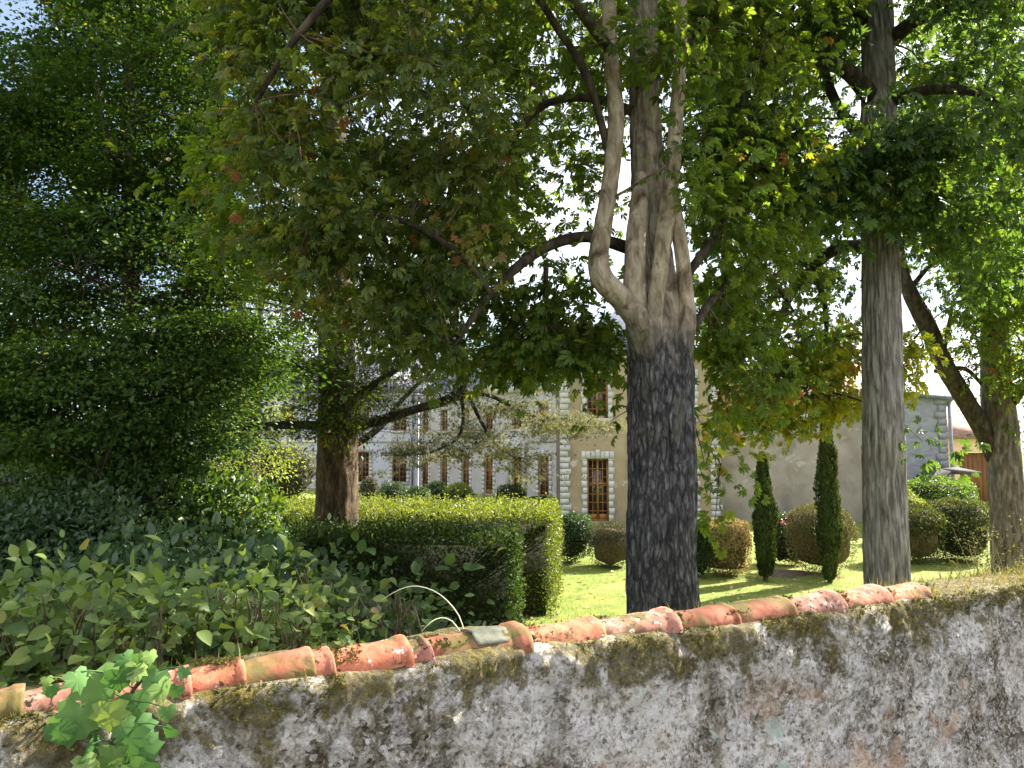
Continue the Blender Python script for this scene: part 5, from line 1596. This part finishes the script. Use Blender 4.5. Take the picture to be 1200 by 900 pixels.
# dark evergreen shrubs under the hornbeam
bush('evergreen_shrub', 'dark blue green evergreen shrub under the hornbeam at the left edge', 'shrub', (P(40, 600, 9.2).x, 9.4, 0), (1.9, 1.2, 1.62), .085, 20000, M_DARKSHRUB, seed=31, rough=.3, cs=.65)
bush('evergreen_shrub', 'dark evergreen shrub right of the hornbeam trunk, behind the leafy bramble', 'shrub', (P(215, 600, 10.4).x, 10.6, 0), (1.65, 1.1, 1.55), .08, 16000, M_DARKSHRUB, seed=32, rough=.35, cs=.62)
bush('leafy_shrub', 'mid green broad leaved shrub leaning out at the left, under the hornbeam', 'shrub', (P(40, 600, 8.0).x - .4, 10.6, 0), (2.2, 1.0, 1.95), .10, 15000, M_HORN, seed=33, rough=.30, tmpl=T_OVAL, cs=.6)

bush('garden_shrub', 'dark shrub mass in the shade at the far left, behind the evergreens', 'shrub', (P(60, 600, 15).x, 16.0, 0), (3.6, 1.2, 1.95), .10, 16000, M_DARKSHRUB, seed=36, rough=.3, cs=.7)
# broad-leaved shrubs just behind the wall
def leafy(name, label, foot, tips, leaf, per, mat, seed, spread=.16):
    t = thing(name, label, 'shrub', foot)
    r_ = random.Random(seed)
    pos, dirs, A, B = [], [], [], []
    for tip in tips:
        b0 = Vector(foot) + Vector((r_.uniform(-.5, .5), r_.uniform(-.25, .25), 0))
        k = b0.lerp(tip, .55) + Vector((r_.uniform(-.12, .12), r_.uniform(-.12, .12), .25))
        A.append(b0); B.append(tip)
        for j in range(per):
            q_ = max(0.0, 1 - abs(r_.gauss(0, .30)))
            p = (1 - q_) ** 2 * b0 + 2 * q_ * (1 - q_) * k + q_ * q_ * tip
            off = Vector((r_.gauss(0, spread), r_.gauss(0, spread), r_.gauss(0, spread * .8)))
            pos.append(p + off); dirs.append(off.normalized() + Vector((0, -.25, -.15)))
    pos, dirs = np.array(pos), np.array(dirs)
    nr = np.array([0, -.35, .9]) + RNG.normal(0, .45, pos.shape)
    V, q_ = twig_mesh(np.array(A), np.array(B), np.full(len(A), .014), np.full(len(A), .003), .1, segs=7)
    o_ = obj('stems', mesh_np('stems', V, [q_], smooth=True), M_TWIG, t); o_['kind'] = 'stuff'
    obj('foliage', leaves_mesh('foliage', pos, dirs, nr, leaf * RNG.uniform(.42, 1.2, len(pos)), T_BROAD, np.clip(RNG.normal(.42, .24, len(pos)), 0, 1), curl=1.0), mat, t)
    return t


def tips(x0, x1, y0, y1, d0, d1, n, prof=None, seed=1):
    r_ = random.Random(seed)
    out_ = []
    for i in range(n):
        x = r_.uniform(x0, x1)
        yt = y0 if prof is None else prof(x)
        y = yt + (y1 - yt) * r_.random() ** 1.3
        out_.append(P(x, y, r_.uniform(d0, d1)))
    return out_


pf = lambda x: 700 - 12 * math.sin(x * .03) + (20 if x < 20 else 0)
leafy('broadleaf_shrub', 'light green broad leaved shrub spilling up behind the left end of the wall', (P(60, 700, 4.0).x, 4.1, 0), tips(-60, 190, 640, 790, 3.1, 4.6, 420, pf, 4), .082, 30, M_LAUREL, 4)
leafy('broadleaf_shrub', 'second light green shrub between the left one and the dark hedge', (P(270, 700, 4.3).x, 4.4, 0), tips(180, 385, 690, 775, 3.3, 5.2, 420, pf, 5), .072, 30, M_LAUREL, 5)
leafy('bramble', 'darker small leaved bramble in front of the dark clipped hedge', (P(420, 700, 5.2).x, 5.3, 0), tips(340, 500, 660, 760, 4.0, 6.2, 240, lambda x: 662 + (x - 340) * .25, 6), .075, 18, M_HEDGE, 6, spread=.2)
# dark ground-cover filling below them, against the wall
bush('ground_ivy', 'dark ivy mass low against the garden side of the wall', 'ivy', (P(150, 700, 4.9).x, 5.4, 0), (2.8, 1.0, 1.52), .09, 11000, M_DARKSHRUB, seed=41, rough=.25)

# climbing vine hanging over the wall head
vn = thing('climbing_vine', 'bright green vine hanging over the left end of the wall', 'vine', (P(130, 790, 2.12).x, P(130, 790, 2.12).y, 2.6))


def onwall(px_, py_, off=.05):
    u_ = (px_ - 600) / F
    # sight line met with the wall's front plane, moved off towards the road
    o_ = W0 + WN * (0.02 + off)
    D_ = P(px_, py_, 1.0) - Vector((0, 0, CAMZ))
    t = ((o_ - Vector((0, 0, 0))).dot(WN)) / D_.dot(WN)
    return Vector((0, 0, CAMZ)) + D_ * t


VL = [(115, 812, 48), (88, 852, 46), (158, 832, 36), (110, 880, 34), (150, 872, 36), (168, 858, 30), (140, 800, 30), (178, 800, 28), (165, 782, 24), (148, 776, 20), (190, 812, 26), (128, 842, 34), (132, 893, 34), (172, 885, 34), (196, 838, 18), (186, 795, 18), (158, 790, 22),
      (205, 812, 16), (72, 862, 30), (60, 812, 16), (92, 800, 26), (142, 856, 26), (120, 905, 34), (160, 910, 36), (145, 930, 34), (176, 772, 16), (215, 790, 14), (100, 900, 24), (55, 800, 12), (198, 860, 16)]
pos, dv, nr, sz = [], [], [], []
r_ = random.Random(8)
for (a_, b_, s_) in VL:
    p = onwall(a_, b_, r_.uniform(.03, .12))
    pos.append(p); sz.append(s_ * 1.1 * p.y / F)
    dv.append((r_.gauss(0, .35), r_.gauss(0, .2), -.8 + r_.gauss(0, .25)))
    nr.append(Vector((WN.x, WN.y, .55)) + Vector((r_.gauss(0, .25), r_.gauss(0, .25), r_.gauss(0, .25))))
pos = np.array(pos)
dv = np.array(dv)
pos -= unit(dv) * np.array(sz)[:, None] * .45
obj('foliage', leaves_mesh('foliage', pos, dv, np.array(nr), np.array(sz), t_lobed(), RNG.random(len(pos))), M_VINE, vn)
main_st = [onwall(172, 792, .02), onwall(163, 800, .05), onwall(150, 820, .025), onwall(132, 870, .03), onwall(126, 940, .03)]
V, f = tube(main_st, [.006, .006, .005, .004, .003], sides=7, step=.03)
obj('stem', mesh_np('stem', V, f, smooth=True), M_TWIG, vn)
A = nearest_on([[tuple(p) for p in catmull(main_st, [1] * 5, .03)[0]]], pos)
V, q_ = twig_mesh(A, pos, np.full(len(A), .0025), np.full(len(A), .0015), .15)
obj('tendrils', mesh_np('tendrils', V, [q_], smooth=True), M_VINE, vn)['kind'] = 'stuff'

# bleached grass stalks arching above the tiles
for lab, pts_ in (('long bleached grass stalk arching high over the cement patched tiles', [(546, 752, 3.0), (538, 722, 3.0), (516, 697, 3.02), (490, 687, 3.05), (468, 691, 3.1), (446, 704, 3.15)]),
                  ('short pale grass stalk curving low over the mossy tile', [(540, 742, 2.95), (530, 728, 2.95), (517, 724, 2.95), (505, 729, 2.92), (494, 740, 2.9)])):
    p0 = P(*pts_[0])
    t = thing('grass_stalk', lab, 'grass stalk', tuple(p0))
    V, f = tube([P(*q_) for q_ in pts_], [.0024] + [.002] * (len(pts_) - 2) + [.0009], sides=6, step=.03)
    obj('stalk', mesh_np('stalk', V, f, smooth=True), mat_plain('bleached_straw', g(206, 206, 176)), t)

# dry weeds by the right hand trunk
for lab, x_, y_, d in (('bare dry sapling standing on the lawn left of the forked tree', 1152, 690, 17.5), ('dry weed clump growing at the foot of the forked tree', 1183, 690, 17.0)):
    b0 = Vector((P(x_, y_, d).x, d, 0))
    t = thing('dry_weed', lab, 'weed', tuple(b0))
    n = 26
    r_ = random.Random(int(x_))
    A = np.array([tuple(b0 + Vector((r_.uniform(-.1, .1), r_.uniform(-.1, .1), 0))) for _ in range(n)])
    B = A + np.array([(r_.gauss(0, .45), r_.gauss(0, .3), r_.uniform(.5, 1.9)) for _ in range(n)])
    V, q_ = twig_mesh(A, B, np.full(n, .012), np.full(n, .004), .05, segs=6)
    obj('stalk', mesh_np('stalk', V, [q_], smooth=True), mat_plain('dry_stalk', g(150, 132, 100)), t)
    cl = B + RNG.normal(0, .1, B.shape)
    obj('foliage', spray(cl, 12, .22, .8, .07, T_SMALL, 'foliage', tuple(b0), gapk=0), M_DRYGRASS, t)

# ------------------------------------------------------------------ lawn grass, far greenery
n = 90000
yy = 14 + 15 * RNG.random(n) ** 1.1
xx = RNG.uniform(-.5, 18, n)
gz = np.array([0.05 * noise.noise(Vector((a_ * .15, b_ * .15, 0))) for a_, b_ in zip(xx, yy)])
pos = np.stack([xx, yy, gz], 1)
dr = np.stack([RNG.normal(0, .5, n), RNG.normal(0, .5, n), np.ones(n)], 1)
pn = np.array([noise.noise(Vector((a_ * .5, b_ * .5, 3))) for a_, b_ in zip(xx, yy)])
o = obj('grass', leaves_mesh('grass', pos, dr, RNG.normal(0, 1, (n, 3)), RNG.uniform(.03, .075, n), blade, np.clip(.5 + .35 * pn + RNG.normal(0, .18, n), 0, 1)), M_GRASS)
tag(o, 'short mown grass of the sunlit lawn', None, kind='stuff')

n = 420
xy = np.stack([RNG.uniform(-.5, 16, n), RNG.uniform(14, 27, n)], 1)
pos = np.column_stack([xy, np.array([0.05 * noise.noise(Vector((a_ * .15, b_ * .15, 0))) + .04 for a_, b_ in xy])])
dr = RNG.normal(0, 1, (n, 3)) * [1, 1, .15]
o = obj('fallen_leaves', leaves_mesh('fallen_leaves', pos, dr, np.array([0, 0, 1.0]) + RNG.normal(0, .3, (n, 3)), RNG.uniform(.08, .16, n), T_BROAD), M_DEADHEDGE)
tag(o, 'dry brown leaves fallen on the lawn', None, kind='stuff')
M_EB = M_EARTH
eb, cx_ = [], G(925, 676)
for f_, z_ in ((1.0, -.03), (.7, .07), (.3, .10)):
    for i in range(24):
        a_ = 2 * math.pi * i / 24
        r_ = f_ * (1 + .22 * math.sin(3 * a_ + 1) + .1 * math.sin(7 * a_))
        eb.append((cx_.x + math.cos(a_) * .75 * r_, cx_.y + .5 + math.sin(a_) * .7 * r_, z_))
ix = np.arange(72).reshape(3, 24)
qq = np.stack([ix[:-1], np.roll(ix[:-1], -1, 1), np.roll(ix[1:], -1, 1), ix[1:]], -1).reshape(-1, 4)
structure('flower_bed', mesh_np('flower_bed', np.array(eb + [(cx_.x, cx_.y + .5, .11)]), [qq, np.array([(48 + i, 48 + (i + 1) % 24, 72) for i in range(24)])], smooth=True), M_EARTH)


def far_tree(name, label, px_, d, ytop, ybot, hw, mat, n, leaf, tmpl=T_OVAL, bark=M_BARK_DARK, group=None, per=40, rad=.9):
    b0 = Vector((P(px_, 500, d).x, d, 0))
    t = thing(name, label, 'tree', tuple(b0), group)
    H = P(px_, ytop, d).z
    zb = max(.6, P(px_, ybot, d).z)
    V, f = tube([b0 + Vector((0, 0, -.1)), b0 + Vector((.1, 0, H * .4)), b0 + Vector((-.1, .1, H * .9))], [.28, .2, .03], sides=12, step=.4, amp=.02)
    obj('trunk', mesh_np('trunk', V, f, smooth=True), bark, t)
    R = hw * d / F
    cl = ellw((b0.x, d, (H + zb) / 2), (R, R, (H - zb) / 2), n, .3)
    obj('foliage', spray(cl, per, rad, .6, leaf, tmpl, 'foliage', (b0.x, d, (H + zb) / 2), gapk=.75, droop=.2), mat, t)
    add_twigs(t, [[tuple(b0.lerp(b0 + Vector((0, 0, H * .9)), k / 10)) for k in range(3, 11)]], cl, mat=bark, r0=.02, maxlen=9)


far_tree('garden_tree', 'pale sunlit young tree seen under the hornbeam, left of the cedar trunk', 290, 30, 440, 640, 60, M_YELLOWBUSH, 110, .13)
far_tree('garden_tree', 'grey green tree behind the hornbeam, showing left of the cedar trunk', 215, 36, 380, 640, 80, M_CEDAR, 120, .16, tmpl=T_TUFT)
far_tree('garden_tree', 'tall grey green conifer far behind the hornbeam crown', 300, 46, 190, 560, 65, M_CEDAR, 170, .2, tmpl=T_TUFT, rad=1.2)
far_tree('garden_tree', 'loose green tree far behind the forked tree at the right edge', 1165, 56, 430, 560, 46, M_HEDGE_LIT, 90, .2)
far_tree('garden_tree', 'green tree behind the left edge of the garden', 30, 32, 330, 640, 120, M_HORN, 150, .16)
